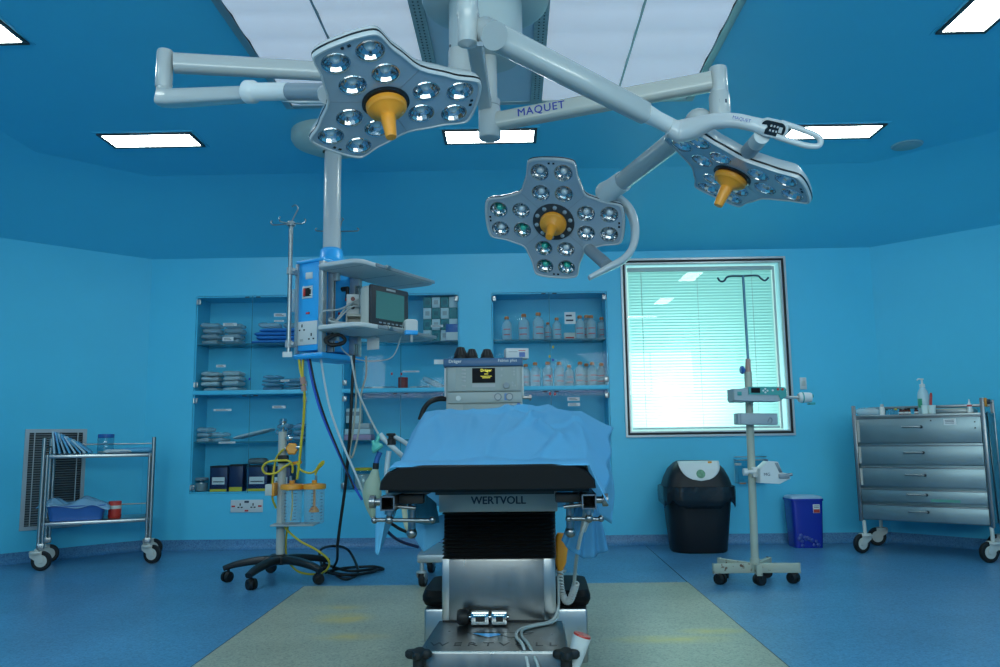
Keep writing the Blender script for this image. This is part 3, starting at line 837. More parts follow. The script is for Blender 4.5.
def lobes_outline(n, tip, hw, notch):
    pts = []
    for k in range(n):
        a = 2 * PI * k / n
        h = [(tip - .034, -hw * .97), (tip - .012, -hw * .84), (tip - .002, -hw * .45), (tip, 0), (tip - .002, hw * .45), (tip - .012, hw * .84), (tip - .034, hw * .97), (tip - .090, hw * 1.04), (tip - .135, hw * 1.17)]
        h = [(tip - .135, -hw * 1.17), (tip - .090, -hw * 1.04)] + h
        for x, y in h: pts.append(V((x * math.cos(a) - y * math.sin(a), x * math.sin(a) + y * math.cos(a), 0)))
        a2 = a + PI / n
        pts.append(V((notch * math.cos(a2), notch * math.sin(a2), 0)))
    return [V((p.x, p.y)) for p in spline(pts, 3, True)]

# one lens, copied into every head
def lens_proto(green):
    b = MB(); r = .043
    b.lathe([(r * 1.05, .001), (r * 1.02, .004), (r * .96, .003), (r * .94, -.001)], n=20)
    b.lathe([(r * .94, -.001), (r * .80, -.012), (r * .56, -.022), (r * .30, -.028), (.001, -.029)], n=14)
    for k in range(3):
        a = k * 2 * PI / 3 + .5
        b.cbox((r * .62 * math.cos(a), r * .62 * math.sin(a), -.013), (.006, .006, .012), 0)
    o = b.build('lens', m_bowl, angle=12)
    b = MB(); b.lathe([(.017, -.028), (.0165, -.016), (.012, -.008), (.001, -.004)], n=14)
    c = b.build('lens_core', m_gled if green else m_led, angle=60)
    return o.data, c.data, o, c
_lw, _lc, o1, o2 = lens_proto(False)
_, _lg, o3, o4 = lens_proto(True)
for o in (o1, o2, o3, o4): bpy.data.objects.remove(o)

def lamp_head(root, M, n, tip, hw, notch, R_, green=(), ring=False):
    out = lobes_outline(n, tip, hw, notch)
    def sc(f): return [p * f for p in out]
    b = MB(M)
    rg = []
    for f, z in ((.45, -.066), (.72, -.062), (.90, -.050), (.985, -.030), (1.015, -.012), (1.015, .004), (1.005, .010), (.985, .010), (.975, .004)):
        rg.append([V((p.x, p.y, z)) for p in sc(f)])
    b.rings(rg, True, False)
    b.build('head_shell', m_white, root, angle=50)
    b = MB(M)
    rg = [[V((p.x, p.y, z)) for p in sc(f)] for f, z in ((1.017, -.010), (1.020, -.008), (1.020, -.004), (1.017, -.002))]
    b.rings(rg, False, False); b.build('gasket', m_blackgl, root)
    holes_ = []
    lens = []
    s = .0565
    for k in range(n):
        a = 2 * PI * k / n
        for i, (dx, dy) in enumerate(((-s, -s), (s, -s), (s, s), (-s, s))):
            x, y = R_ + dx, dy
            q = (x * math.cos(a) - y * math.sin(a), x * math.sin(a) + y * math.cos(a))
            holes_.append((q[0], q[1], .0435)); lens.append((k, i, q, a))
    b = MB(M); b.plate(sc(.978), holes_, .006); b.build('face_plate', m_greyblue, root)
    for k, i, q, a in lens:
        o = bpy.data.objects.new('lens', _lw); col.objects.link(o); o.parent = root
        o.matrix_basis = T(-WORLD[root.name]) @ M @ T(q[0], q[1], .005) @ Matrix.Rotation(a + k + i * 1.3, 4, 'Z')
        c = bpy.data.objects.new('lens_core', _lg if (k, i) in green else _lw and _lc); col.objects.link(c); c.parent = o
    for k in range(n):           # seams between the segments and small vent dots near each tip
        a = 2 * PI * (k + .5) / n
        b = MB(M @ Matrix.Rotation(a, 4, 'Z')); b.box(.08, notch * .96, -.0012, .0012, .006, .0068); b.build('seam', m_grey, root)
        b = MB(M @ Matrix.Rotation(2 * PI * k / n, 4, 'Z'))
        for dy in (-.011, .011): b.cbox((tip - .022, dy, .0068), (.009, .010, .002))
        b.build('vent', m_blackgl, root)
    b = MB(M)
    rr = .104 if ring else .078
    b.lathe([(rr, .005), (rr, .012), (rr * .96, .014), (.001, .014)], n=32); hb = b.build('handle_base', m_dark if ring else m_blackgl, root)
    if ring:
        for k in range(10):
            a = 2 * PI * k / 10 + .2
            b = MB(M @ T(.086 * math.cos(a), .086 * math.sin(a), .014)); b.lathe([(.0115, 0), (.011, .003), (.007, .006), (.001, .007)], n=12); b.build('small_led', m_sled, hb)
    b = MB(M)
    b.lathe([(.001, .014), (.060, .014), (.067, .020), (.066, .032), (.061, .039), (.050, .043), (.044, .050), (.030, .056), (.0240, .064), (.0240, .084), (.0225, .088), (.0185, .138), (.0165, .144), (.001, .145)], n=32)
    b.build('sterile_handle', m_orange, root, angle=30)

VIEW = lambda c: (V(c) - CAM).normalized()
M1 = frame((-.4019, 2.4572, 2.044), (.9525, .2868, .1028), (.2517, -.9309, .2648), (.1716, -.2263, -.9588))
M2 = frame((.2169, 3.8227, 2.0075), (.9748, -.188, -.1199), (-.0614, -.7433, .6661), (-.2143, -.642, -.7361))
M3 = frame((.8955, 3.0708, 1.9801), (.7469, -.531, -.4003), (-.4844, -.8469, .2196), (-.4556, .0298, -.8897))
def ortho(M):
    x = V(M.col[0][:3]).normalized(); z = V(M.col[2][:3]); z = (z - x * x.dot(z)).normalized()
    return frame(V(M.col[3][:3]), x, z.cross(x), z)
M1, M2, M3 = ortho(M1), ortho(M2), ortho(M3)

oval = rrect(.066, .076, .027, 5)
# --- lamp A: three lobes, upper left
l1 = thing('surgical_lamp', 'three lobed surgical lamp at upper left on a folded double arm', 'surgical lamp', (hA.x, YA - .06, zha))
eA = 2.85
b = MB(); b.sweep([P(455, 79.5, YA - .07), P(308, 70.5, 2.98), P(174, 63, eA)], oval, scales=[.93, 1]); b.build('extension_arm', m_stain, l1)
b = MB(); b.cyl((hA.x, YA - .06, zha), (hA.x, YA - .06, zha - .07), .052, n=24); b.build('arm_collar', m_stain, l1)
pe = P(164.5, 68, eA)
r_ = 8.6 * eA / F_PX
b = MB(); b.lathe([(.001, P(164, 51, eA).z), (r_ * .9, P(164, 51, eA).z), (r_, P(164, 53, eA).z), (r_, P(164, 87, eA).z), (r_ * .96, P(164, 88, eA).z), (.001, P(164, 88, eA).z)], T(pe.x, eA, 0), 24); b.build('elbow', m_stain, l1)
q0 = P(160, 97.5, eA); q1 = P(247, 94.5, 2.62)
b = MB(); b.cyl(P(164, 88, eA), P(164, 104, eA), r_ * .93, n=20); b.sweep([q0, P(172, 98.5, eA - .01), q1], rrect(.062, .062, .013, 4), scales=[1.0, 1.0, .80]); b.build('spring_arm', m_stain, l1)
k0, k1 = P(246, 92, 2.62), P(289, 91.5, 2.54)
b = MB(); A = along(k0, k1); L = (k1 - k0).length
b.lathe([(.001, 0), (.033, 0), (.040, .008), (.040, .034), (.034, .046), (.031, .05), (.030, L), (.001, L)], A, 24); b.build('knuckle', m_whitematte, l1)
k2 = P(326, 92, 2.46)
b = MB(); b.cyl(k1, k2, .0285, n=24); b.build('grey_sleeve', m_grey, l1)
nA = M1 @ V((-.185, 0, -.02))
b = MB(); b.sweep([k2 + (k1 - k2) * .02, k2 + (nA - k2) * .5, nA], ellipse(.028, .026, 16), scales=[1, .95, 1.1]); b.sweep([P(283, 101, 2.57), P(300, 102.5, 2.53), P(324, 102, 2.48)], rrect(.018, .010, .004), scales=[.6, 1, 1]); b.build('neck', m_white, l1)
lamp_head(l1, M1, 3, .310, .114, .184, .183)

# --- lamp B: cross shaped, centre
eB = 2.95
l2 = thing('surgical_lamp', 'cross shaped surgical lamp in the centre hanging from the blue lettered arm', 'surgical lamp', (AX + .012, YA, zhb))
hz0 = P(488, 107, YA).z
b = MB(); b.lathe([(.001, hz0), (.044, hz0), (.047, hz0 - .008), (.047, zhb + .004), (.043, zhb), (.001, zhb)], T(AX + .012, YA, 0), 28); b.build('arm_hub', m_stain, l2)
a0, a1 = P(492, 122.5, YA), P(712, 81.5, eB)
b = MB(); b.sweep([a0, a0.lerp(a1, .5), a1], rrect(.068, .074, .022, 5)); b.build('extension_arm', mat('stained_enamel', (.43, .44, .405, 1), .27, noise=.05, scale=12, coat=.3), l2)
dx = (a1 - a0).normalized(); tc = (CAM - a0.lerp(a1, .2)); tc = (tc - dx * tc.dot(dx)); tz = V((dx.y, -dx.x, 0)).normalized(); ty = tz.cross(dx).normalized()
if ty.z < 0: ty = -ty
tz = dx.cross(ty)
tp = a0.lerp(a1, .245) + tz * .0345 + ty * .004
lettering('MAQUET', .046, frame(tp, dx, ty, tz), m_blueprint, l2, spacing=1.12, bold=.0006)
ph = P(719, 90, eB); r_ = 9.4 * eB / F_PX
zz = lambda y: P(719, y, eB).z
b = MB(); b.lathe([(.001, zz(68)), (r_ * .94, zz(68)), (r_, zz(70)), (r_, zz(92)), (r_ * .97, zz(93)), (.001, zz(93))], T(ph.x, eB, 0), 24); b.build('elbow', m_stain, l2)
b = MB(); b.lathe([(.001, zz(93)), (r_ * 1.02, zz(93)), (r_ * 1.15, zz(97)), (r_ * 1.15, zz(122)), (r_, zz(126)), (.001, zz(126))], T(ph.x, eB, 0), 24)
b.sphere(P(699, 121, eB + .05), .055, (1, 1, .9)); b.build('lower_joint', m_stain, l2)
b = MB(); pb0 = P(723, 101, eB - .036); b.cbox(pb0, (.028, .006, .014)); b.build('maker_plate', m_print, l2)
s0, s1 = P(701, 120, eB + .07), P(619, 184, 3.62)
b = MB(); b.sweep([s0, s0.lerp(s1, .5), s1], ellipse(.044, .044, 20), scales=[1.05, 1, .98]); b.build('spring_arm', m_stain, l2)
j0 = P(606, 193, 3.70)
b = MB(); A = along(s1, j0); L = (j0 - s1).length
b.lathe([(.001, -.03), (.050, -.03), (.050, L * .5), (.056, L), (.050, L + .02), (.001, L + .035)], A, 24); b.build('joint_cap', m_whitematte, l2)
nB = M2 @ V((.150, -.160, -.03))
yk = [P(608, 195, 3.74), P(620, 200, 3.76), P(630, 211, 3.77), P(635, 228, 3.76), P(633, 246, 3.74), P(624, 259, 3.72), P(608, 268, 3.70), P(589, 278, 3.68)]
b = MB(); b.sweep(yk, rrect(.036, .062, .016, 4), k=5, up=(0, 1, 0), scales=[1.1, 1, 1, 1, .95, .85, .55]); b.build('yoke_handle', m_white, l2)
c0 = P(607, 265, 3.71)
b = MB(); b.cyl(nB, nB.lerp(c0, .25), .024, .030, n=20); b.build('neck', m_white, l2)
b = MB(); b.cyl(nB.lerp(c0, .2), nB.lerp(c0, 1.0), .030, n=20); b.build('grey_sleeve', m_grey, l2)
lamp_head(l2, M2, 4, .345, .118, .226, .218, green=((2, 1), (2, 3), (3, 0), (3, 1), (3, 2)), ring=True)

# --- lamp C: three lobes, right, seen edge-on
eC = 2.38
l3 = thing('surgical_lamp', 'three lobed surgical lamp at right seen almost edge-on below a curved handle', 'surgical lamp', (AX + .012, YA, hz0))
t0, t1 = P(485, 108, YA - .03), P(468, -12, eC)
t0.z = t1.z = (t0.z + P(485, 104, YA).z) / 2; t1 = P(468, -4, eC); t1.z = t0.z
b = MB(); b.sweep([t0, t0.lerp(t1, .5), t1], rrect(.058, .05, .010, 4)); b.build('extension_arm', m_stain, l3)
b = MB(); b.cyl((AX + .012, YA, hz0 + .001), (AX + .012, YA, t0.z + .03), .046, n=24); b.build('arm_collar', m_stain, l3)
pc = P(467.5, 10, eC); r_ = 11.3 * eC / F_PX
zc = lambda y: P(467.5, y, eC).z
b = MB(); b.lathe([(.001, t1.z + .045), (r_, t1.z + .045), (r_ * 1.04, zc(15)), (r_ * .96, zc(16.5)), (r_ * .96, zc(44)), (.001, zc(47))], T(pc.x, eC, 0), 26)
b.build('elbow', m_stain, l3)
b = MB(); f0, f1 = P(467, 33, eC + .01), P(486, 35, eC + .03)
b.sweep([f0, f1], rrect(.056, .056, .022, 5)); b.build('elbow_block', m_stain, l3)
b = MB(); b.cbox(P(480, 44, eC - .022), (.020, .004, .014), 0, None); b.build('grey_label', m_grey, l3)
g0, g1 = P(489, 33, eC + .01), P(645, 113, 2.80)
dirg = (g1 - g0).normalized()
b = MB(); b.sweep([g0 - dirg * .0, g0.lerp(g1, .5), g1], rrect(.066, .086, .024, 5), scales=[1.0, 1.0, .93], up=(0, 0, 1))
side = (CAM - g0).normalized(); side = (side - dirg * side.dot(dirg)).normalized()
b.cyl(g0 - side * .036, g0 + side * .046, .045, n=32)
b.build('spring_arm', m_stain, l3)
h1 = P(672, 127, 2.88)
b = MB(); A = along(g1, h1); L = (h1 - g1).length
b.lathe([(.001, -.002), (.036, -.002), (.034, .01), (.030, L * .45), (.031, L), (.001, L)], A, 24); b.build('wrist', m_whitematte, l3)
yk = [P(669, 127, 2.86), P(680, 131, 2.87), P(694, 128, 2.84), P(712, 121.5, 2.79), P(733, 120.5, 2.75), P(752, 124, 2.73), P(766, 128, 2.72)]
b = MB(); b.sweep(yk, rrect(.050, .060, .022, 5), k=5, scales=[1.0, 1.45, 1.35, .95, .88, .85, .95]); b.build('yoke_handle', m_white, l3)
pn = P(773, 128.5, 2.71); nv = (CAM - pn).normalized(); xr = (P(784, 131, 2.71) - P(763, 126, 2.71)).normalized(); yu = nv.cross(xr).normalized(); xr = yu.cross(nv)
PM = frame(pn, xr, yu, nv)
b = MB(PM); b.prism(rrect(.104, .066, .030, 6), -.03, .014, ch=.006); cp = b.build('control_panel', m_white, l3)
b = MB(PM); b.prism(rrect(.084, .048, .020, 6), .0142, .0165); b.build('touch_pad', m_blackgl, cp)
b = MB(PM)
b.cyl((-.027, 0, .0165), (-.027, 0, .018), .007, n=12)
for i in range(3):
    for j in range(2): b.cbox((-.004 + i * .011 - .004, (j - .5) * .016, .017), (.006, .007, .0012))
b.cbox((.026, 0, .017), (.012, .02, .0012)); b.build('button', m_lgrey, cp)
lp_ = [P(781, 122.5, 2.70), P(800, 129, 2.69), P(815, 135, 2.68), P(820.5, 140, 2.68), P(818, 146, 2.68), P(806, 145.5, 2.68), P(790, 141, 2.69), P(776, 136.5, 2.70)]
b = MB(); b.sweep(lp_, ellipse(.0105, .0105, 10), k=5); b.build('grip_loop', m_white, l3)
tp = P(742, 120, 2.655) + nv * .0; 
lettering('MAQUET', .016, frame(P(742, 119.3, 2.735) + nv * .034, xr, yu, nv), m_blueprint, l3, ext=.0003)
nC = M3 @ V((.092, .155, -.03)); c0 = P(762, 136, 2.73)
b = MB(); b.cyl(c0, c0.lerp(nC, .45), .029, n=22); b.build('neck', m_white, l3)
b = MB(); b.cyl(c0.lerp(nC, .42), nC, .030, n=22); b.build('grey_sleeve', m_grey, l3)
lamp_head(l3, M3, 3, .308, .114, .184, .180)
# ------------------------------------------------------------------ ceiling pendant
PC = V((-1.225, 5.03, 0))                       # corner of the box that points at the camera
PR = T(PC) @ RZ(-27.3)                          # x: out along the shelves' short side, y: away along the long side
pp = PR @ V((-.10, .20, 0))
pend = thing('supply_pendant', 'white pole pendant from the ceiling with a bright blue supply box and two shelves', 'ceiling pendant', (pp.x, pp.y, CH))
b = MB(); b.lathe([(.001, CH), (.285, CH), (.285, CH - .05), (.27, CH - .075), (.19, CH - .11), (.075, CH - .125), (.07, CH - .13)], T(pp.x, pp.y, 0), 40)
b.build('ceiling_flange', mat('flange_grey', (.42, .50, .46, 1), .5), pend)
zt_, zb_ = 2.112, 1.50
b = MB(); b.cyl((pp.x, pp.y, zt_ + .10), (pp.x, pp.y, CH - .05), .058, n=32); b.build('pole', m_white, pend)
b = MB(); b.lathe([(.115, zt_ + .01), (.098, zt_ + .035), (.080, zt_ + .055), (.076, zt_ + .11), (.060, zt_ + .125)], T(pp.x, pp.y, 0), 32); b.build('collar', m_bluepl, pend)
b = MB(PR)
b.box(-.205, -.022, .0, .38, zb_ + .02, zt_ - .01, .006)
b.build('supply_box', m_bluepl, pend)
b = MB(PR); b.box(-.225, .012, -.012, .40, zt_ - .012, zt_ + .012, .01); b.build('top_plate', m_bluepl, pend)
b = MB(PR); b.prism([V((-.212, -.03)), V((.03, -.03)), V((.03, .41)), V((-.212, .41))], zb_ - .035, zb_ + .0, ch=.012); b.build('bottom_plate', m_bluepl, pend)
for (x0, x1, y0, y1) in ((-.024, .012, -.012, .03), (-.225, -.202, -.012, .02), (-.02, .012, .355, .395)):
    b = MB(PR); b.box(x0, x1, y0, y1, zb_, zt_ - .01, .004); b.build('corner_profile', m_alu, pend)
for y in (.075, .30):
    b = MB(PR); b.box(-.022, .022, y, y + .03, zb_ + .01, zt_ - .03, .003); b.mat(1); b.box(.022, .0225, y + .011, y + .019, zb_ + .01, zt_ - .03)
    b.build('rail', [m_alu, m_dark], pend)
# fittings of the left-hand face (local y = 0 plane, facing the camera)
def face(x, z, w, h, d=.004, m=m_whitematte, name='face_plate', y=0.0, par=None):
    b = MB(PR); b.box(x - w / 2, x + w / 2, y - d, y, z - h / 2, z + h / 2, .0015); return b.build(name, m, par or pend)
fzp = lambda py: P(310, py, 5.08).z
face(-.115, fzp(275.5), .06, .045, .002, m_label, 'paper_label')
f1 = face(-.125, fzp(292), .085, .082, .006)
face(-.125, fzp(292), .064, .056, .0085, m_black, 'connector', par=f1); face(-.148, fzp(292), .018, .05, .0105, m_redprint, 'red_connector', par=f1)
for dz in (-.02, .02): face(-.09, fzp(292) + dz, .02, .008, .0108, m_label, 'connector_slot', par=f1)
face(-.12, fzp(313), .032, .013, .004, m_redprint, 'red_mark')
f2 = face(-.118, fzp(333), .165, .155, .007)
for sx, sz in ((-.045, .03), (.035, -.032)):
    for dx, dz, w, h in ((0, .020, .010, .020), (-.019, -.008, .014, .010), (.019, -.008, .014, .010)): face(-.118 + sx + dx, fzp(333) + sz + dz, w, h, .0085, m_black, 'socket_hole', par=f2)
face(-.165, fzp(333) - .045, .028, .016, .0085, m_lgrey, 'rocker', par=f2)
face(-.105, zt_ + .0, .14, .012, .0125, m_lgrey, 'edge_strip', y=-.012) if False else None
# right-hand face (local x = -.022 plane)
def rface(y, z, w, h, d, m, name):
    b = MB(PR); b.box(-.022, -.022 + d, y - w / 2, y + w / 2, z - h / 2, z + h / 2, .001); return b.build(name, m, pend)
rface(.20, 1.78, .035, .018, .004, m_redprint, 'red_mark')
b = MB(PR); b.cyl((-.02, .22, 1.95), (.03, .22, 1.95), .016, n=12); b.cyl((.025, .22, 1.96), (.025, .22, 1.885), .012, n=10); b.build('gas_probe', m_black, pend)
b = MB(PR); b.cyl((.025, .22, 1.885), (.025, .22, 1.865), .014, n=10); b.build('red_ring', m_redprint, pend)

def shelf(z, x0, x1, y0, y1, name):
    b = MB(PR @ T((x0 + x1) / 2, (y0 + y1) / 2, 0)); 
    b.prism(rrect(x1 - x0, y1 - y0, .07, 6), z - .022, z + .006, ch=.006)
    s_ = b.build(name, m_whitematte, pend)
    b = MB(PR); b.box(x1 - .002, x1 + .010, y0 + .18, y1 - .03, z - .019, z + .004, .003); b.build('equipment_rail', m_grey, s_)
    b = MB(PR); b.cbox((x1 + .012, y0 + .30, z - .004), (.018, .05, .024), .004); b.build('rail_clamp', m_steel, s_)
    b = MB(PR)
    for yy in (y0 + .09, (y0 + y1) / 2, y1 - .12): b.box(x0 + .03, x1 - .03, yy - .002, yy + .002, z - .0235, z - .0222)
    b.build('underside_groove', m_grey, s_)
    for yy in (.075, .30):
        b = MB(PR); b.box(.021, .06, yy, yy + .03, z - .075, z - .022, .004); b.build('bracket', m_alu, s_)
    return s_
ZU, ZLw = 2.055, 1.655
shelf(ZU, .014, .365, -.10, .79, 'shelf'); shelf(ZLw, .014, .385, -.10, .78, 'shelf')
b = MB(PR @ T(.10, .10, ZU + .006)); b.prism(rrect(.15, .26, .05, 5), 0, .02, ch=.006); b.build('shelf_pad', m_whitematte, pend)
def on(x, y, z): return PR @ V((x, y, z))

# monitor on the lower shelf
zm = ZLw + .0075
mon = thing('patient_monitor', 'patient monitor with a blank screen reflecting teal standing on the lower pendant shelf', 'monitor', on(.26, .20, zm))
ma, mb_ = P(371, 326, 5.0), P(405, 336, 5.32)
MM = frame(V((ma.x, ma.y, zm)), *(lambda d: (d, V((0, 0, 1)).cross(d), V((0, 0, 1))))(V((mb_.x - ma.x, mb_.y - ma.y, 0)).normalized()))
MM = T(P(373, 327, 4.99).x, 4.99, zm) @ RZ(57)
mw, mh = .345, .275
b = MB(MM); b.box(-.01, mw + .01, 0.004, .035, .012, mh, .012); b.build('bezel', m_dark, mon)
b = MB(MM); b.box(-.006, mw + .006, .034, .115, .012, mh - .004, .02); b.box(.03, mw - .03, .02, .13, 0, .02, .004); b.build('case', m_offwhite, mon)
m_mons = mat('monitor_glass', (.08, .22, .20, 1), .22, spec=.6)  # teal reflection of the room put into the base colour
b = MB(MM); b.box(.03, mw - .04, .0025, .0045, .055, mh - .04); b.build('screen', m_mons, mon)
b = MB(MM); b.box(mw * .5 - .045, mw * .5 + .045, .0025, .0045, mh - .026, mh - .013); b.build('maker_mark', m_lgrey, mon)
b = MB(MM)
for i in range(7): b.box(.06 + i * .04, .085 + i * .04, .002, .0045, .026, .036, .001)
b.build('key_row', m_grey, mon)
b = MB(MM); b.box(.10, .30, -.015, .01, .0, .014, .003); b.build('foot_bar', m_lgrey, mon)

mod = thing('module_rack', 'small off-white module rack with red sockets left of the monitor on the shelf', 'module rack', on(.13, .10, zm))
MQ = PR @ T(.13, .22, zm) @ RZ(38)
b = MB(MQ); b.box(-.09, .09, 0, .1, 0, .012, .003); b.box(-.09, -.08, 0, .1, 0, .10, .002); b.box(.08, .09, 0, .1, 0, .10, .002); b.box(-.09, .09, .09, .1, 0, .10, .002); b.box(-.09, .09, 0, .1, .09, .105, .003); b.build('open_bay', m_offwhite, mod)
for x in (-.045, .045):
    b = MB(MQ); b.box(x - .042, x + .042, .0, .09, .105, .24, .006); md = b.build('module', m_whitematte, mod)
    for zz in (.205, .150):
        b = MB(MQ); b.cyl((x, .0005, zz), (x, -.012, zz), .014, n=14); b.build('socket', m_dark if zz < .2 else mat('socket_red', (.16, .015, .015, 1), .4), md)

# cables on the shelf
def cable(name, label, pts, r, m, cat='cable', k=8, group=None, n=8):
    b = MB(); b.tube([V(p) for p in pts], r, n=n, k=k)
    o = b.build(name, m, angle=80, loc=pts[0]); tag(o, label, cat, group); return o
m_cable = mat('grey_cable', (.42, .46, .46, 1), .5)
L0 = zm
cable('lead_bundle', 'looped grey leads lying on the lower shelf left of the module rack', [on(.12, .205, L0 + .17), on(.10, .14, L0 + .16), on(.07, .06, L0 + .05), on(.10, -.02, L0 + .012), on(.18, -.01, L0 + .012), on(.16, .12, L0 + .013), on(.08, .14, L0 + .02), on(.05, .03, L0 + .06), on(.09, -.02, L0 + .03), on(.17, .04, L0 + .02)], .0065, m_cable)
cable('lead_bundle', 'upper grey lead arching from the module rack to the box', [on(.16, .21, L0 + .15), on(.13, .13, L0 + .14), on(.06, .05, L0 + .03), on(.03, -.01, L0 + .012), on(.02, -.045, L0 + .05), on(.04, -.03, L0 + .10), on(.10, .06, L0 + .12), on(.14, .19, L0 + .20)], .0055, m_cable)
cable('coiled_lead', 'dark lead coiled on the lower shelf beside the module rack', [on(.06, .16, L0 + .01), on(.14, .13, L0 + .011), on(.17, .06, L0 + .011), on(.09, .03, L0 + .011), on(.05, .09, L0 + .02), on(.12, .12, L0 + .022)], .006, mat('dark_cable', (.05, .08, .07, 1), .5))
cl = cable('black_coil', 'coil of black cable hanging under the lower pendant shelf', [on(.08, .02, zm - .045), on(.03, .0, zm - .075), on(.05, .01, zm - .11), on(.12, .05, zm - .11), on(.14, .06, zm - .08), on(.10, .04, zm - .05), on(.04, .005, zm - .085), on(.07, .02, zm - .12), on(.13, .06, zm - .10)], .011, m_black)

# small blue and white module hooked on the shelf edge
hc = P(411, 327, 5.12)
hg = thing('sensor_module', 'small white and blue sensor box hanging on the right edge of the shelf', 'sensor', hc)
HM = T(hc) @ RZ(20)
b = MB(HM); b.prism(rrect(.085, .10, .02, 5), -.02, .02, M=RX(90), ch=.006); b.build('housing', m_whitematte, hg)
b = MB(HM); b.box(-.043, .043, -.0215, .0215, -.052, -.022, .006); b.build('blue_base', m_bluepl, hg)
b = MB(HM); b.box(-.005, .012, -.006, .006, -.10, -.05, .003); b.build('nozzle', m_lgrey, hg)
cable('sensor_lead', 'thin grey lead sagging from the white sensor box back under the shelf', [P(410, 320, 5.27), P(404, 322, 5.2), P(400, 340, 5.25), P(392, 357, 5.25), P(375, 361, 5.2), P(356, 359, 5.15), P(343, 350, 5.1), P(338, 338, 5.0)], .004, m_cable)
sp = P(352, 340, 5.35)
b = MB(PR); b.box(.10, .20, .34, .345, 1.54, 1.62, .003); b.box(.13, .17, .342, .35, 1.60, 1.634, .002); tag(b.build('hanging_tag', m_label, loc=on(.15, .34, 1.62)), 'white tag hanging under the lower pendant shelf', 'tag')

# infusion pole clamped to the pendant
ip = P(289.5, 300, 5.06)
ivp = thing('infusion_pole', 'tall steel infusion pole with hooks clamped to the left of the blue pendant box', 'infusion pole', (ip.x, ip.y, P(289, 345, 5.06).z))
zt2, zb2 = P(290, 224, 5.06).z, P(288, 352, 5.06).z
b = MB(); b.cyl((ip.x, ip.y, zb2), (ip.x, ip.y, zt2), .0145, n=16); b.build('tube', m_tube, ivp)
b = MB(); b.lathe([(.001, zt2 - .012), (.028, zt2 - .012), (.03, zt2), (.022, zt2 + .016), (.001, zt2 + .018)], T(ip.x, ip.y, 0), 18); b.build('top_hub', m_lgrey, ivp)
for a in (195, 330, 250, 75):
    c, s_ = math.cos(math.radians(a)), math.sin(math.radians(a))
    k = .115
    if a == 75: pts = [(ip.x, ip.y, zt2 + .01), (ip.x + .02, ip.y + .02, zt2 + .07), (ip.x + .035, ip.y + .03, zt2 + .115), (ip.x + .02, ip.y + .02, zt2 + .135), (ip.x + .0, ip.y + .01, zt2 + .12)]
    else: pts = [(ip.x, ip.y, zt2 + .004), (ip.x + c * k * .6, ip.y + s_ * k * .6, zt2 - .008), (ip.x + c * k, ip.y + s_ * k, zt2 - .012), (ip.x + c * k * 1.12, ip.y + s_ * k * 1.12, zt2 + .004), (ip.x + c * k * 1.05, ip.y + s_ * k * 1.05, zt2 + .016)]
    b = MB(); b.tube(pts, .0048, n=8, k=5); b.build('hook', m_steel, ivp)
for py in (271, 344):
    z = P(290, py, 5.06).z
    e = PR @ V((-.225, .02, z))
    b = MB(); b.cyl((ip.x, ip.y, z - .022), (ip.x, ip.y, z + .022), .022, n=16); b.sweep([(ip.x, ip.y, z), e], rrect(.028, .036, .006)); b.cyl((ip.x + .035, ip.y - .018, z), (ip.x + .035, ip.y - .04, z), .011, n=12); b.build('clamp', m_lgrey, ivp)
b = MB(); b.box(ip.x - .032, ip.x + .03, ip.y - .02, ip.y - .017, zb2 - .035, zb2, .001); b.cyl((ip.x, ip.y, zb2 - .02), (ip.x, ip.y, zb2), .018, n=14); b.build('end_tag', m_label, ivp)
# the second hook crown behind the pendant pole
ip2 = P(339, 260, 5.45)
iv2 = thing('infusion_pole', 'infusion pole half hidden behind the white pendant pole, only its hooks showing', 'infusion pole', (ip2.x, ip2.y, 1.9))
zt3 = P(339, 231.5, 5.45).z
b = MB(); b.cyl((ip2.x, ip2.y, 1.62), (ip2.x, ip2.y, zt3), .014, n=14); b.build('tube', m_tube, iv2)
for px, py, dy in ((317, 231, 0), (357, 231, 0), (342, 221, .05)):
    e = P(px, py, 5.45 + dy); d = (e - V((ip2.x, ip2.y, zt3)))
    b = MB(); b.tube([(ip2.x, ip2.y, zt3), V((ip2.x, ip2.y, zt3)) + d * .55, e, e + V((.012 if px > 339 else -.012, 0, .012)), e + V((0, 0, .022))], .0048, n=8, k=4); b.build('hook', m_steel, iv2)
e = PR @ V((-.02, .36, 1.7))
b = MB(); b.sweep([(ip2.x, ip2.y, 1.7), e], rrect(.028, .036, .006)); b.build('clamp', m_lgrey, iv2)
# clear bag behind the box, above the pole's lower clamp
bag = pack('drip_bag', 'clear plastic bag hanging between the infusion pole and the blue box', 'bag', None, (0, 0, 0), (.09, .03, .14), m=m_poly, seed=77)
bag.location = P(296.5, 312, 5.2); 
m_steeld = mat('dull_steel', (.24, .25, .26, 1), .3, metal=1)
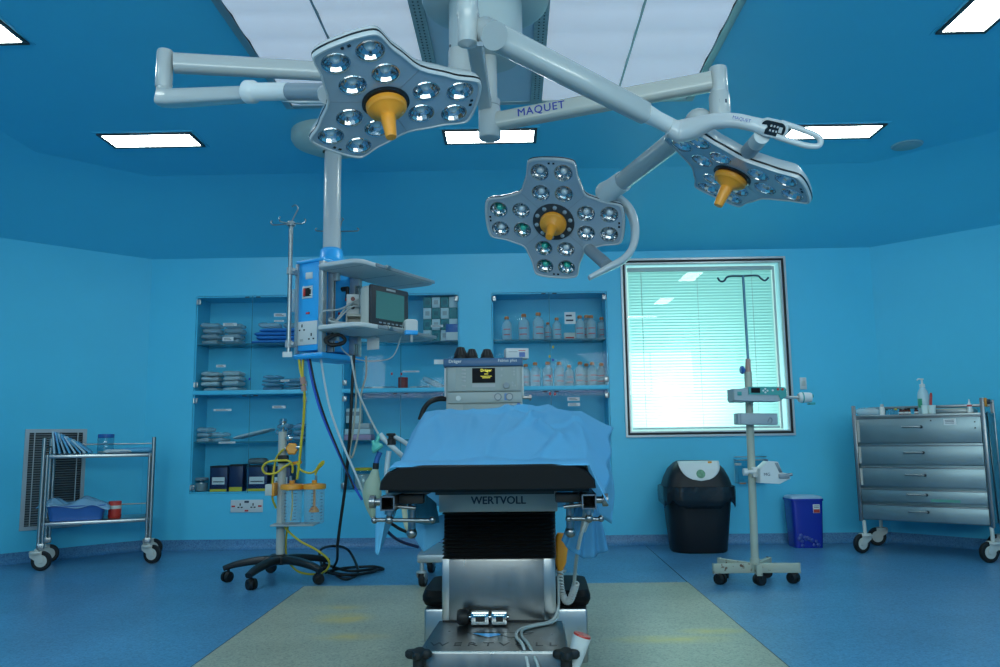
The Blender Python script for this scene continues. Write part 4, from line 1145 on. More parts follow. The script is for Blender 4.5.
# ------------------------------------------------------------------ operating table
TM = T(-.055, 3.0, 0) @ RZ(-2.2)
def tp_(x, y, z): return TM @ V((x, y, z))
ot = thing('operating_table', 'stainless steel operating table with a black mattress and bellows in the middle of the room', 'operating table', (-.05, 3.1, 0))
m_brush = mat('brushed_steel', (.20, .21, .21, 1), .30, metal=1, noise=.05, scale=40, stretch=(1, 1, .15))
m_vinylblack = mat('black_upholstery', (.006, .007, .008, 1), .5, spec=.10, bump=.02, bscale=140)
b = MB(TM); b.box(-.214, .199, 0, .46, .20, .506, .012); b.build('column_cover', m_brush, ot)
for xa_, xb_ in ((.158, .202), (-.217, -.190)):
    b = MB(TM); b.box(xa_, xb_, -.002, .02, .28, .503, .003); b.build('corner_strip', m_steel, ot)
b = MB(TM)
rg = []
n = 13; z0, z1 = .504, .680
for i in range(n * 2 + 1):
    z = z0 + (z1 - z0) * i / (n * 2); k = 0 if i % 2 else .010
    rg.append([V((p.x - .006, p.y + .225, z)) for p in rrect(.405 + 2 * k, .44 + 2 * k, .02, 3)])
b.rings(rg); b.build('bellows', mat('bellows_rubber', (.006, .006, .007, 1), .6), ot, angle=10)
b = MB(TM); b.box(-.222, .214, -.045, .50, .676, .757, .004); hp = b.build('head_plate', mat('plate_steel', (.42, .42, .41, 1), .42, metal=.3), ot)
lettering('WERTVOLL', .039, TM @ frame((-.002, -.0458, .717), (1, 0, 0), (0, 0, 1), (0, -1, 0)), m_print, hp, spacing=1.0, bold=.0011)
# base: narrow plinth in front, wide block with covers behind
b = MB(TM); b.prism([V((-.245, -.40)), V((.235, -.40)), V((.228, .02)), V((-.235, .02))],   .055, .278, ch=.008); pl = b.build('plinth', m_brush, ot)
b = MB(TM); b.box(-.33, .33, .30, 1.15, .05, .262, .012); b.build('rear_base', m_steel, ot)
b = MB(TM); b.box(-.214, .200, -.004, .01, .278, .284); b.build('shadow_strip', m_black, ot)  # solid black strip in place of the shade at the column's foot
for s in (-1, 1):
    b = MB(TM @ T(s * .272, .52, .2625)); b.prism(rrect(.15, .40, .06, 6), 0, .062, ch=.022); b.build('black_cover', m_vinylblack, ot)
lettering('WERTVOLL', .060, TM @ frame((-.01, -.315, .2784), (1, 0, 0), (0, 1, 0), (0, 0, 1)), m_dark, pl, spacing=1.52)
b = MB(TM)
def strip(a, c, w=.0035):
    d = V((c[0] - a[0], c[1] - a[1])); q = V((-d.y, d.x)).normalized() * w
    b.quad((a[0] - q.x, a[1] - q.y, .2786), (c[0] - q.x, c[1] - q.y, .2786), (c[0] + q.x, c[1] + q.y, .2786), (a[0] + q.x, a[1] + q.y, .2786))
for a, c in (((-.11, -.16), (.12, -.16)), ((-.11, -.16), (-.035, -.235)), ((-.035, -.235), (.01, -.195)), ((.01, -.195), (.045, -.235)), ((.045, -.235), (.12, -.16))): strip(a, c)
b.build('engraved_emblem', m_dark, pl)
b = MB(TM); b._f([b.v(p) for p in ((-.09, -.17, .2785), (.0, -.17, .2785), (.01, -.19, .2785), (-.03, -.222, .2785))]); b.build('emblem_fill', m_bluepl, pl)
# levelling knobs
for x in (-.235, .225):
    b = MB(TM @ T(x, -.44, 0))
    star = []
    for i in range(36):
        a = 2 * PI * i / 36; r = .034 + .008 * math.cos(4 * a); star.append(V((r * math.cos(a), r * math.sin(a))))
    b.prism(star, .268, .293, ch=.006); b.cyl((0, 0, .15), (0, 0, .27), .018, n=14); kn = b.build('levelling_knob', m_black, ot)
    b = MB(TM @ T(x, -.44, 0)); b.box(-.028, .028, -.02, .06, .10, .16, .006); b.build('knob_bracket', m_steel, kn)
    b = MB(TM @ T(x, -.44, 0)); b.cyl((0, 0, .0), (0, 0, .11), .010, n=10); b.lathe([(.001, 0), (.03, 0), (.03, .01), (.012, .02)], n=14); b.build('foot', m_dark, kn)
for x in (-.2, .2):
    for y in (-.3, 1.05):
        b = MB(TM @ T(x, y, .055)); b.cyl((-.018, 0, 0), (.018, 0, 0), .055, n=20); b.build('wheel', m_black, ot)
# brake pedal hardware on the plinth
b = MB(TM @ T(-.135, -.055, .278)); b.lathe([(.001, -.02), (.022, -.02), (.028, -.012), (.028, .012), (.022, .022), (.001, .024)], T(0, 0, .03) @ RY(90), 18); pd = b.build('pedal_knob', m_black, ot)
for x0, x1 in ((-.095, -.03), (-.022, .035)):
    b = MB(TM @ T(-.01, -.055, .278)); b.box(x0, x1, -.02, .02, .004, .050, .005); b.box(x0 + .008, x1 - .008, -.024, -.019, .012, .042, .003); q = b.build('pedal_bracket', m_chrome, ot)
    b = MB(TM @ T(-.01, -.055, .278)); b.box(x0 + .018, x1 - .014, -.0255, -.0238, .018, .036); b.build('bracket_slot', m_black, q)
b = MB(TM); b.cyl((-.14, -.055, .308), (.03, -.055, .308), .008, n=10); b.build('pedal_axle', m_chrome, ot)
# release lever with a red cap
lv0, lv1 = P(571, 673, 2.60), P(582, 636, 2.60)
b = MB(); b.cyl(lv0, lv1, .020, .030, n=18); lv = b.build('release_lever', m_whitematte, ot)
A = along(lv0, lv1); Lc = (lv1 - lv0).length
b = MB(); b.lathe([(.029, Lc - .002), (.027, Lc + .006), (.001, Lc + .008)], A, 20); b.build('red_cap', m_red, lv)

# mattress in two sections: level foot end, inclined back
def topz(y):
    if y < -.38: return .870
    if y < .40: return .870 + (y + .38) / .78 * .180
    return 1.050
def msec(w, th):
    return [V((-w, 0)), V((-w * .99, th * .35)), V((-w * .93, th * .72)), V((-w * .82, th * .95)), V((-w * .6, th)), V((0, th)), V((w * .6, th)), V((w * .82, th * .95)), V((w * .93, th * .72)), V((w * .99, th * .35)), V((w, 0)), V((0, 0))]
def matt(name, ya, yb, n):
    b = MB(TM); rg = []
    for i in range(n + 1):
        t = i / n; y = ya + (yb - ya) * t
        e = min(i, n - i)
        s_ = (.90, .97, 1)[min(e, 2)] if True else 1
        yy = y if e > 1 else (ya if i <= 1 else yb) + (.012 if i == 1 else -.012 if i == n - 1 else 0)
        zt = topz(yy)
        rg.append([V((p.x * (.985 if e == 0 else 1), yy, zt - .072 + p.y * s_)) for p in msec(.318, .072)])
    b.rings(rg); return b.build(name, m_vinylblack, ot, angle=45)
matt('mattress', -.66, -.37, 10); matt('mattress', -.36, 1.1, 16)
b = MB(TM)
for ya, yb in ((-.61, -.37), (-.36, .42)):
    za, zb = topz(ya) - .073, topz(yb) - .073
    b.rings([[V((x, y, z + dz)) for x, dz in ((-.30, 0), (-.30, -.010), (.30, -.010), (.30, 0))] for y, z in ((ya, za), (yb, zb))])
b.build('section_tray', m_black, ot)
b = MB(TM); b.box(-.20, .20, -.30, .45, .757, .774); b.build('top_frame', m_dark, ot)
for s, px in ((-1, 384), (1, 581.5)):
    x = s * .298
    b = MB(TM); w_, t_ = .0215, .004
    y0, y1 = -.63, .75; zc_ = .757
    b.box(x - w_, x + w_, y0, y1, zc_ + w_ - t_, zc_ + w_); b.box(x - w_, x + w_, y0, y1, zc_ - w_, zc_ - w_ + t_)
    b.box(x - w_, x - w_ + t_, y0, y1, zc_ - w_, zc_ + w_); b.box(x + w_ - t_, x + w_, y0, y1, zc_ - w_, zc_ + w_)
    rl = b.build('side_rail', m_steeld, ot)
    b = MB(TM); b.box(x - w_ + t_, x + w_ - t_, y0 + .12, y0 + .124, zc_ - w_ + t_, zc_ + w_ - t_); b.build('rail_hollow_shade', m_black, rl)  # black sheet standing for the shade inside the open tube end
    b = MB(TM); b.cyl((x + s * .022, y0 + .02, zc_ + .004), (x + s * .042, y0 + .02, zc_ + .004), .010, n=12); b.cyl((x + s * .040, y0 + .02, zc_ + .004), (x + s * .056, y0 + .02, zc_ + .004), .019, n=16); b.build('clamp_knob', m_steeld, rl)
    b = MB(TM); b.cyl((x, y0 + .03, zc_ - .022), (x, y0 + .03, zc_ - .050), .008, n=12); b.cyl((x, y0 + .03, zc_ - .022), (x, y0 + .03, zc_ - .034), .014, n=12)
    b.sphere((x, y0 + .03, zc_ - .050), .013); 
    b.cyl((x - .045 if s < 0 else x - .06, y0 + .03, zc_ - .050), (x + .13 if s < 0 else x + .035, y0 + .03, zc_ - .053), .006, n=10)
    for ex in ((x - .045, x + .13) if s < 0 else (x - .06, x + .035)): b.sphere((ex, y0 + .03, zc_ - .051), .010, nu=10, nv=8)
    b.build('tommy_bar', m_steeld, rl)
    b = MB(TM); b.box(min(x - s * .022, s * .20), max(x - s * .022, s * .20), y0 + .06, y0 + .10, zc_ - .006, zc_ + .022, .004); b.build('rail_block', m_black, rl)
    b = MB(TM); b.cyl((s * .225, y0 + .07, zc_ - .02), (s * .285, y0 + .07, zc_ - .014), .006, n=10); b.cyl((s * .245, y0 + .12, zc_ + .01), (s * .245, y0 + .12, zc_ - .10), .012, n=12); b.sphere((s * .245, y0 + .12, zc_ - .10), .017, nu=12, nv=8); b.build('hinge_rod', m_steeld, rl)

# paper-thin drape over the back section
def clothmesh(name, fn, nu, nv, m, M=None, angle=80, loc=None, th=.0022):
    b = MB(M); b.grid(fn, nu, nv); o = b.build(name, m, angle=angle, loc=loc, solid=th); return o
rn = random.Random(4)
W_ = [(rn.uniform(3, 26), rn.uniform(2, 12), rn.uniform(0, 6.28), rn.uniform(.0010, .0034)) for _ in range(16)]
def wr(x, y): return sum(a * math.sin(fx * x + fy * y + ph) for fx, fy, ph, a in W_)
def crease(x, y, x0, y0, ang, L, w, h):
    c, s_ = math.cos(ang), math.sin(ang); u = (x - x0) * c + (y - y0) * s_; v = -(x - x0) * s_ + (y - y0) * c
    return h * math.exp(-(v / w) ** 2) * math.exp(-(u / L) ** 2)
CR = [(.12, .18, 1.2, .13, .018, .036), (.06, .31, 2.2, .10, .016, .020), (.17, .02, 1.9, .16, .018, .032), (.20, -.22, 1.3, .20, .022, .02), (-.22, .05, 1.75, .3, .02, .016), (-.12, .12, 1.62, .30, .014, .012), (.0, .15, 1.5, .26, .014, .011),
      (.10, .39, .15, .12, .016, .024), (.26, .25, 2.0, .18, .024, .026), (-.08, .39, -.05, .2, .02, .014), (.30, .0, 1.7, .2, .022, .022), (.24, .10, .5, .12, .016, .016), (-.27, .30, 1.2, .14, .02, .014), (-.02, -.25, 1.55, .2, .012, .007), (-.2, -.3, 1.4, .15, .014, .007)]
def drape(u, v):
    # x across, y away; the free edges slip over the sides of the mattress
    y = -.652 + 1.54 * v
    far = min(1, max(0, (y + .6) / 1.0))
    wl, wr_ = .285 + .055 * far, .300 + .03 * far
    X = -(.30 + .14 * far) + (.30 + .14 * far + .40 + .10 * far) * u
    back = max(0, y - .40)
    yy = min(y, .40 + .06 * min(1, back / .1))
    drop_b = max(0, back - .06)
    z = topz(min(yy, .40)) + .0045 + min(1, v / .15) * max(-.002, wr(X, y)) + sum(crease(X, yy, *c) for c in CR) * min(1, v / .12)
    if v < .04: z -= .010 * (1 - v / .04)
    x = X; dz = 0
    if X > wr_:
        d = X - wr_; k = .5 + .25 * far
        x = wr_ + d * k + .005 * math.sin(y * 19) * d / .1; dz = -d * (1.05 - .6 * far) - .008 * math.sin(11 * y + 2) * min(1, d / .05)
    elif X < -wl:
        d = -wl - X; x = -wl - d * .55; dz = -d * .8
    return V((x, yy, z + dz - drop_b * .95))
dr = clothmesh('surgical_drape', drape, 70, 80, m_gown, TM, loc=tp_(0, 0, 1.0))
tag(dr, 'light blue paper drape spread over the black mattress of the operating table', 'drape')

def hang(name, label, top, bot, folds, amp, m, cat='cloth', nu=18, nv=16, ph=0):
    """cloth hanging from a top line to a bottom line (lists of world points)"""
    def at_(L, u):
        q = u * (len(L) - 1); i = min(int(q), len(L) - 2); return V(L[i]).lerp(V(L[i + 1]), q - i)
    def fn(u, v):
        p = at_(top, u).lerp(at_(bot, u), v)
        return p + V((.3, -1, 0)) * (amp * math.sin(folds * 2 * PI * u + ph + v) * (.35 + .65 * v))
    o = clothmesh(name, fn, nu, nv, m, loc=top[0]); return tag(o, label, cat)
hang('cloth_strip', 'narrow light blue cloth hanging from the left rail of the operating table', [P(376, 506, 2.62), P(388, 506, 2.60), P(399, 504, 2.66)], [P(375, 553, 2.62), P(379, 556, 2.60), P(384, 540, 2.66)], 1.2, .008, m_gown2)
hang('folded_cloth', 'light blue cloth ending in a point under the left of the table top', [P(408, 521, 2.86), P(425, 521, 2.84), P(444, 514, 2.88)], [P(416, 540, 2.86), P(424, 552, 2.84), P(444, 538, 2.88)], 1.0, .006, m_gown2, ph=2)
hang('dark_cloth', 'dark teal cloth bunched above the light blue cloth under the table top', [P(410, 500, 2.80), P(425, 494, 2.78), P(436, 503, 2.80)], [P(409, 521, 2.78), P(425, 525, 2.76), P(440, 523, 2.80)], 1.6, .012, m_tealcloth)
hang('hanging_gown', 'crumpled mid blue cloth hanging from the right rail of the table', [P(575, 506, 2.72), P(586, 503, 2.70), P(597, 505, 2.76)], [P(560, 540, 2.70), P(572, 552, 2.68), P(585, 559, 2.70), P(597, 556, 2.74), P(607, 550, 2.78)], 3.2, .014, mat('blue_gown', (.05, .22, .40, 1), .85, bump=.15, bscale=25), nu=36)
# hand control with its coiled cord on the right of the column
oc = P(561, 553, 3.14)
b = MB(T(oc) @ RY(4)); rg = []
for z, a, c_ in ((.075, .018, .014), (.06, .024, .017), (.02, .026, .018), (-.035, .022, .016), (-.06, .012, .011), (-.085, .008, .008)): rg.append([V((p.x, p.y, z)) for p in rrect(a * 2, c_ * 2, a * .6, 4)])
b.rings(rg); o = b.build('hand_control', m_orange, loc=oc); tag(o, 'orange hand control hanging beside the black bellows of the table', 'hand control')
def coil(path, r, turns, k=14):
    pts = spline(path, 10); n = turns * k; out = []
    for i in range(n + 1):
        q = i / n * (len(pts) - 1); j = min(int(q), len(pts) - 2); p = pts[j].lerp(pts[j + 1], q - j); t = (pts[j + 1] - pts[j]).normalized()
        x = t.cross(V((0, 1, 0))).normalized() if abs(t.y) < .9 else V((1, 0, 0)); y = x.cross(t)
        a = 2 * PI * i / k; out.append(p + x * r * math.cos(a) + y * r * math.sin(a))
    return out
b = MB(); b.tube(coil([P(560, 571, 3.12), P(561, 588, 3.08), P(565, 600, 3.05), P(570, 600, 3.03), P(574, 590, 3.0), P(576, 583, 2.98)], .010, 26), .0042, n=6, k=1)
o = b.build('spiral_cable', m_cable, angle=80, loc=P(559, 575, 3.12)); tag(o, 'grey coiled cable looping below the orange hand control', 'cable')
cable('grey_hose', 'grey hose hanging from the right rail of the table and joining the coiled cord', [P(590, 503, 2.62), P(586, 520, 2.60), P(581, 535, 2.62), P(577, 555, 2.72), P(575, 572, 2.9), P(574, 585, 2.98)], .0062, m_cable, 'hose')
b = MB(); b.sweep([P(591, 500, 2.62), P(588, 512, 2.6), P(583, 531, 2.62)], ellipse(.016, .016, 12), k=4, scales=[1, 1.1, .6]); o = b.build('hose_grip', mat('grip_grey', (.28, .34, .36, 1), .5), loc=P(591, 500, 2.62)); tag(o, 'thick grey grip at the top of the hose on the right table rail', 'hose grip')
for d, lab in ((0, 'grey cable running over the steel plinth of the table, left strand'), (1, 'grey cable running over the steel plinth of the table, right strand')):
    zz = .2845
    pts = [tp_(.212, .10, .40 + .02 * d), tp_(.210, .02, .33), tp_(.185 + .012 * d, -.03, .290), tp_(.12, -.08 - .015 * d, zz), tp_(.07 + .012 * d, -.15, zz), tp_(.065 + .02 * d, -.25, zz), tp_(.09 + .02 * d, -.36, zz), tp_(.11 + .035 * d, -.43, .22), tp_(.12 + .05 * d, -.46, .12), tp_(.15 + .06 * d, -.50, .012)]
    cable('control_cable', lab, pts, .0052, mat('cable_grey', (.30, .36, .36, 1), .45) if d else m_cable)

# ------------------------------------------------------------------ anaesthesia machine behind the table
YM = 5.25
def mx_(px): return P(px, 400, YM).x
def mz_(py): return P(484, py, YM).z
am = thing('anaesthesia_machine', 'pale grey anaesthesia machine with a dark display standing behind the operating table', 'medical machine', (mx_(484), YM + .25, 0))
m_mgrey = mat('machine_grey', (.36, .41, .40, 1), .42); m_mgrey2 = mat('machine_panel', (.29, .35, .34, 1), .42)
m_topblue = mat('machine_blue', (.035, .12, .25, 1), .4)
xl, xr = mx_(446), mx_(522.5)
b = MB(); b.box(xl, xr, YM + .01, YM + .5, .45, mz_(366), .006); b.build('body', m_mgrey, am)
b = MB(); b.box(mx_(443.6), mx_(523.6), YM - .02, YM + .52, mz_(366.5), mz_(358.2), .008); tb = b.build('top_slab', m_topblue, am)
lettering('Dr\u00e4ger', .030, frame((mx_(455.5), YM - .0205, mz_(361.3)), (1, 0, 0), (0, 0, 1), (0, -1, 0)), m_whitematte, tb, bold=.0008)
lettering('Fabius plus', .026, frame((mx_(508), YM - .0205, mz_(361.0)), (1, 0, 0), (0, 0, 1), (0, -1, 0)), m_whitematte, tb, spacing=1.1, bold=.0006)
b = MB(); b.box(mx_(448), mx_(521), YM - .012, YM + .012, mz_(391.3), mz_(367), .004); fp = b.build('control_panel', m_mgrey, am)
b = MB(); b.box(mx_(456), mx_(517), YM - .0135, YM - .011, mz_(390), mz_(367.6)); b.build('panel_field', m_mgrey2, fp)
b = MB(); b.box(mx_(472.5), mx_(495.5), YM - .016, YM - .012, mz_(383), mz_(368.2)); sc_ = b.build('display', m_screen, fp)
m_glow = mat('display_text', (.8, .75, .1, 1), .5, emit=(.95, .85, .08, 1), es=.9)
lettering('Dr\u00e4ger', .026, frame((mx_(486.5), YM - .0162, mz_(370.6)), (1, 0, 0), (0, 0, 1), (0, -1, 0)), m_glow, sc_)
b = MB()
for py, w in ((374.2, 4), (376.4, 11), (378.0, 8)): b.box(mx_(486.5 - w / 2), mx_(486.5 + w / 2), YM - .0168, YM - .016, mz_(py + .2), mz_(py - .2))
b.build('display_line', m_glow, sc_)
b = MB(); b.box(mx_(472.5), mx_(495.5), YM - .0145, YM - .012, mz_(387.2), mz_(384)); b.build('key_strip', m_lgrey, fp)
b = MB()
for py in (370, 373.6, 377.2, 380.8, 386): b.box(mx_(462), mx_(466), YM - .015, YM - .012, mz_(py + 1), mz_(py - 1), .001)
for px, py in ((502, 370), (502, 376), (514.5, 369), (514.5, 372), (514.5, 375), (513, 386), (515.5, 386), (513, 383)): b.box(mx_(px - .8), mx_(px + .8), YM - .015, YM - .012, mz_(py + .9), mz_(py - .9), .001)
b.build('key', m_lgrey, fp)
b = MB(); b.cyl((mx_(506.5), YM - .012, mz_(386)), (mx_(506.5), YM - .04, mz_(386)), .022, .020, n=18); b.build('rotary_knob', m_grey, fp)
b = MB(); b.box(mx_(448), mx_(521.6), YM - .012, YM + .012, mz_(403), mz_(392.2), .004); gp = b.build('gauge_panel', m_mgrey, am)
for px, ring in ((498, m_lgrey), (509.5, mat('gauge_blue', (.10, .25, .55, 1), .5))):
    b = MB(); b.box(mx_(px - 5), mx_(px - .5), YM - .0135, YM - .012, mz_(400.5), mz_(393.8)); b.build('gauge_mark', ring, gp)
    b = MB(); b.cyl((mx_(px), YM - .012, mz_(397.2)), (mx_(px), YM - .022, mz_(397.2)), .025, n=20); b.build('gauge', mat('gauge_rim', (.14, .19, .22, 1), .4), gp)
    b = MB(); b.cyl((mx_(px), YM - .022, mz_(397.2)), (mx_(px), YM - .0235, mz_(397.2)), .0185, n=20); b.build('dial', m_lgrey, gp)
b = MB(); b.cyl((mx_(458.5), YM - .012, mz_(398)), (mx_(458.5), YM - .02, mz_(398)), .017, n=18); b.build('port', m_label, gp)
b = MB(); b.box(mx_(463), mx_(504), YM - .005, YM + .02, mz_(412), mz_(404), .003); b.build('drawer_front', m_mgrey2, am)
b = MB(); b.box(mx_(504.5), mx_(521.6), YM - .012, YM + .012, .62, mz_(403.6), .003)
bl_ = b.build('flow_block', m_mgrey, am)
for px in (508, 513.5, 518.5):
    b = MB(); b.cyl((mx_(px), YM - .012, mz_(405.2)), (mx_(px), YM - .028, mz_(405.2)), .012, n=12); b.build('flow_knob', m_tray if px > 517 else m_lgrey, bl_)
for px in (445, 523.2):
    b = MB(); b.cbox((mx_(px), YM + .04, (mz_(397) + mz_(367)) / 2), (.012, .05, mz_(367) - mz_(397)), .004); b.build('side_trim', m_whitematte, am)
b = MB(); b.cyl((mx_(522), YM + .03, mz_(398)), (mx_(530), YM + .03, mz_(398)), .010, n=12); b.cyl((mx_(529.5), YM + .03, mz_(398)), (mx_(531.5), YM + .03, mz_(398)), .020, n=14); b.build('outlet_port', m_steel, am)
b = MB(); b.box(mx_(450), mx_(521), YM + .03, YM + .48, .20, .45, .01); b.build('lower_cabinet', m_mgrey2, am)
# wheeled frame
bx0_, bx1_ = P(417, 570, 5.2).x, P(566, 570, 5.2).x
b = MB(); b.box(bx0_, bx1_, YM - .06, YM + .52, .155, .205, .008); b.build('wheeled_base', m_alu, am)
def caster(root, loc, R_=.05, w=.028, yaw=0, fork=m_alu, tyre=m_black, hub=m_lgrey, twin=False):
    """swivel castor standing on the floor below loc"""
    M = T(loc[0], loc[1], 0) @ RZ(yaw)
    h = loc[2]; off = R_ * .55
    b = MB(M)
    if twin: b.sphere((0, 0, R_ + .012), R_ * .9, (.8, 1.0, .72), 14, 8); b.cyl((0, 0, R_), (0, 0, h), .010, n=10)
    else:
        b.cyl((0, 0, R_ * 1.75), (0, 0, h), .014, n=12)
        b.lathe([(.001, R_ * 2.0), (R_ * .62, R_ * 2.0), (R_ * .68, R_ * 1.85), (R_ * .62, R_ * 1.7)], n=18)
        for s in (-1, 1): b.prism([V((-R_ * .60, R_ * 1.85)), V((R_ * .55, R_ * 1.85)), V((R_ * .85, R_ * 1.25)), V((off + R_ * .3, R_ * .85)), V((off - R_ * .2, R_ * .85)), V((-R_ * .5, R_ * 1.4))], s * (w * .5 + .006) - .003, s * (w * .5 + .006) + .003, M=RX(90))
    f = b.build('castor', fork, root)
    if twin:
        for s in (-1, 1):
            b = MB(M); b.cyl((off * .4, s * .006, R_), (off * .4, s * (w * .5 + .010), R_), R_, R_ * .88, n=20); b.build('wheel', tyre, f)
    else:
        b = MB(M @ T(off, 0, R_) @ RX(90)); b.lathe([(R_ * .62, -w / 2), (R_ * .93, -w / 2), (R_, -w * .3), (R_, w * .3), (R_ * .93, w / 2), (R_ * .62, w / 2)], n=28); wl = b.build('wheel', tyre, f)
        b = MB(M @ T(off, 0, R_) @ RX(90)); b.lathe([(.001, -w * .46), (R_ * .20, -w * .56), (R_ * .24, -w * .46), (R_ * .64, -w * .46), (R_ * .64, w * .46), (R_ * .24, w * .46), (R_ * .20, w * .56), (.001, w * .46)], n=24); b.build('hub', hub, f)
    return f
for x, y in ((bx0_ + .03, YM - .04), (bx1_ - .03, YM - .04), (bx0_ + .03, YM + .48), (bx1_ - .03, YM + .48)):
    caster(am, (x, y, .16), .052, .036, 80, m_alu, m_black, m_grey)
lt = P(438.5, 360.8, YM)
b = MB(); b.box(mx_(434), mx_(443.6), YM + .01, YM + .014, mz_(363.4), mz_(358.8)); b.build('hanging_label', m_label, am)
cable('black_hose', 'black hose leaving the left side of the anaesthesia machine and dropping behind the drape', [V((mx_(446), YM + .03, mz_(398))), P(438, 399, YM), P(430, 402, YM - .05), P(424, 409, YM - .05), P(420, 420, YM - .05)], .017, m_black, 'hose')
# dark caps, box on top
ztop = mz_(358.2) + .001
for px, h, r, lab in ((460, .088, .048, 'largest black ribbed cone at the left on top of the anaesthesia machine'), (471.5, .074, .042, 'middle black cone of the three on top of the anaesthesia machine'), (487, .072, .045, 'right black cone standing apart on top of the anaesthesia machine')):
    x = mx_(px); rr = [(.001, 0), (r * 1.10, 0), (r * 1.12, .006), (r * .92, h * .30), (r * .60, h * .75), (r * .46, h * .95), (r * .26, h), (.001, h)]
    t = thing('black_cone', lab, 'cone', (x, YM + .10, ztop))
    b = MB(T(x, YM + .10, ztop)); b.lathe(rr, n=22); b.build('dome', m_black, t)
    b = MB(T(x, YM + .10, ztop))
    for k in range(10):
        a = 2 * PI * k / 10; c, s_ = math.cos(a), math.sin(a)
        b.sweep([V((r * .93 * c, r * .93 * s_, h * .35)), V((r * .61 * c, r * .61 * s_, h * .75)), V((r * .47 * c, r * .47 * s_, h * .95))], rrect(.006, .006, .002, 2))
    b.build('ribs', m_dark, t)
x = mx_(517)
t = carton('glove_box', 'white box with blue print lying on the right of the anaesthesia machine top', 'box', None, (x, YM + .12, ztop), (.155, .11, .070), m_label, [('blue_print', (.08, .34, .15, .62), m_tray), ('text_line', (-.38, .0, .62, .70), m_lgrey), ('text_line', (.05, .36, .74, .80), m_redprint)], rz=8)

# ------------------------------------------------------------------ breathing circuit left of the drape
YB = 4.95
bc = thing('breathing_circuit', 'white breathing hoses with a green mask and pale bag left of the table drape', 'breathing circuit', P(390, 450, YB))
m_hosew = mat('white_hose', (.52, .60, .64, 1), .4)
for pts, r in (([P(380, 434, YB), P(386, 441, YB), P(397, 451, YB), P(408, 462, YB + .1)], .016), ([P(393, 436, YB + .02), P(401, 440, YB + .05), P(410, 446, YB + .1)], .014), ([P(389, 451, YB), P(387.5, 462, YB), P(386.5, 478, YB), P(388, 492, YB + .1)], .016)):
    b = MB(); b.tube(pts, r, n=12, k=6); b.build('hose', m_hosew, bc)
vp = P(391, 440, YB)
b = MB(T(vp)); b.lathe([(.001, -.03), (.026, -.03), (.026, .004), (.016, .010), (.016, .024), (.030, .028), (.030, .038), (.024, .042), (.001, .043)], n=18); b.cyl((-.03, 0, -.015), (.03, 0, -.015), .014, n=12); b.build('black_valve', m_black, bc)
mp = P(376.5, 447, YB - .02)
m_maskg = mat('mask_green', (.10, .50, .42, 1), .3)
b = MB(T(mp) @ RY(-35)); b.lathe([(.036, -.022), (.040, -.012), (.034, .006), (.020, .022), (.011, .030), (.011, .045)], n=18); b.build('mask', m_maskg, bc)
b = MB(); b.tube([P(380, 434, YB), P(377.5, 440, YB - .01), P(377, 444, YB - .02)], .012, n=10, k=4); b.build('mask_elbow', m_maskg, bc)
b = MB(); b.tube([P(380, 452, YB), P(377.5, 458, YB), P(376, 464, YB)], .017, n=12, k=4); b.build('blue_connector', m_tray, bc)
b = MB(); b.cyl(P(376, 463, YB), P(375.6, 469, YB), .019, n=14); b.build('black_ring', m_black, bc)
b = MB()
bgp = [P(375.5, 468, YB), P(374.5, 475, YB), P(373, 484, YB), P(372, 494, YB), P(372, 504, YB), P(372.5, 513, YB), P(373, 519, YB)]
b.sweep(bgp, ellipse(.06, .045, 20), up=(0, 1, 0), k=4, scales=[.28, .50, .88, 1.0, .78, .42, .15]); b.build('reservoir_bag', mat('pale_bag', (.40, .48, .36, 1), .5), bc)
cable('blue_hose', 'dark blue hose drooping between the pale breathing bag and the machine base', [P(376, 518, YB), P(388, 532, YB), P(400, 541, YB + .1), P(418, 547, YB + .2)], .010, m_navy, 'hose')
cable('dark_hose', 'black hose drooping above the dark blue one near the machine base', [P(392, 524, YB), P(400, 529, YB + .05), P(410, 533, YB + .1), P(420, 536, YB + .2)], .010, m_black, 'hose')
cable('cream_hose', 'cream hose curving down behind the left end of the table top', [P(404, 500, 4.6), P(405, 515, 4.6), P(408, 528, 4.6), P(416, 535, 4.65), P(428, 537, 4.7)], .016, mat('cream_tube', (.62, .60, .42, 1), .5), 'hose')
m_sjar = film('suction_jar_plastic', (.50, .60, .64, 1), .22, .12)
# ------------------------------------------------------------------ hoses from the pendant
m_bluehose = mat('blue_hose', (.02, .10, .55, 1), .45)
Yp = 5.12
def hs(name, label, pl, r, m, cat='hose', k=8):
    return cable(name, label, [P(*p) for p in pl], r, m, cat, k)
hs('yellow_hose', 'yellow hose hanging from the pendant and dropping straight to the suction jars', [(303, 357, 5.12), (302.5, 375, 5.12), (304.5, 395, 5.16), (303.5, 420, 5.2), (301, 445, 5.22), (299, 465, 5.24), (297, 479, 5.26)], .009, m_yellow)
hs('yellow_hose', 'short yellow hose stub beside the long one under the pendant', [(299, 357, 5.10), (300, 368, 5.11), (302.8, 380, 5.12)], .009, m_yellow)
b = MB(); b.cyl(P(302.4, 377, 5.105), P(303.4, 384, 5.115), .018, n=12); b.cyl(P(303.2, 385.5, 5.115), P(304.1, 391, 5.12), .017, n=12); o = b.build('hose_coupling', mat('coupling_pink', (.50, .28, .22, 1), .5), loc=P(302.4, 377, 5.105)); tag(o, 'pinkish coupling on the yellow hose below the pendant', 'coupling')
hs('blue_hose', 'blue hose curving from the pendant down to the right towards the table', [(307.5, 357, 5.1), (313, 385, 5.1), (322, 415, 5.05), (337, 450, 5.0), (352, 482, 4.98), (362, 500, 4.98)], .0078, m_bluehose)
hs('black_hose', 'black hose running alongside the blue hose below the pendant', [(309.5, 357, 5.08), (316, 388, 5.08), (326, 420, 5.03), (341, 457, 4.93), (354, 488, 4.90)], .006, m_black)
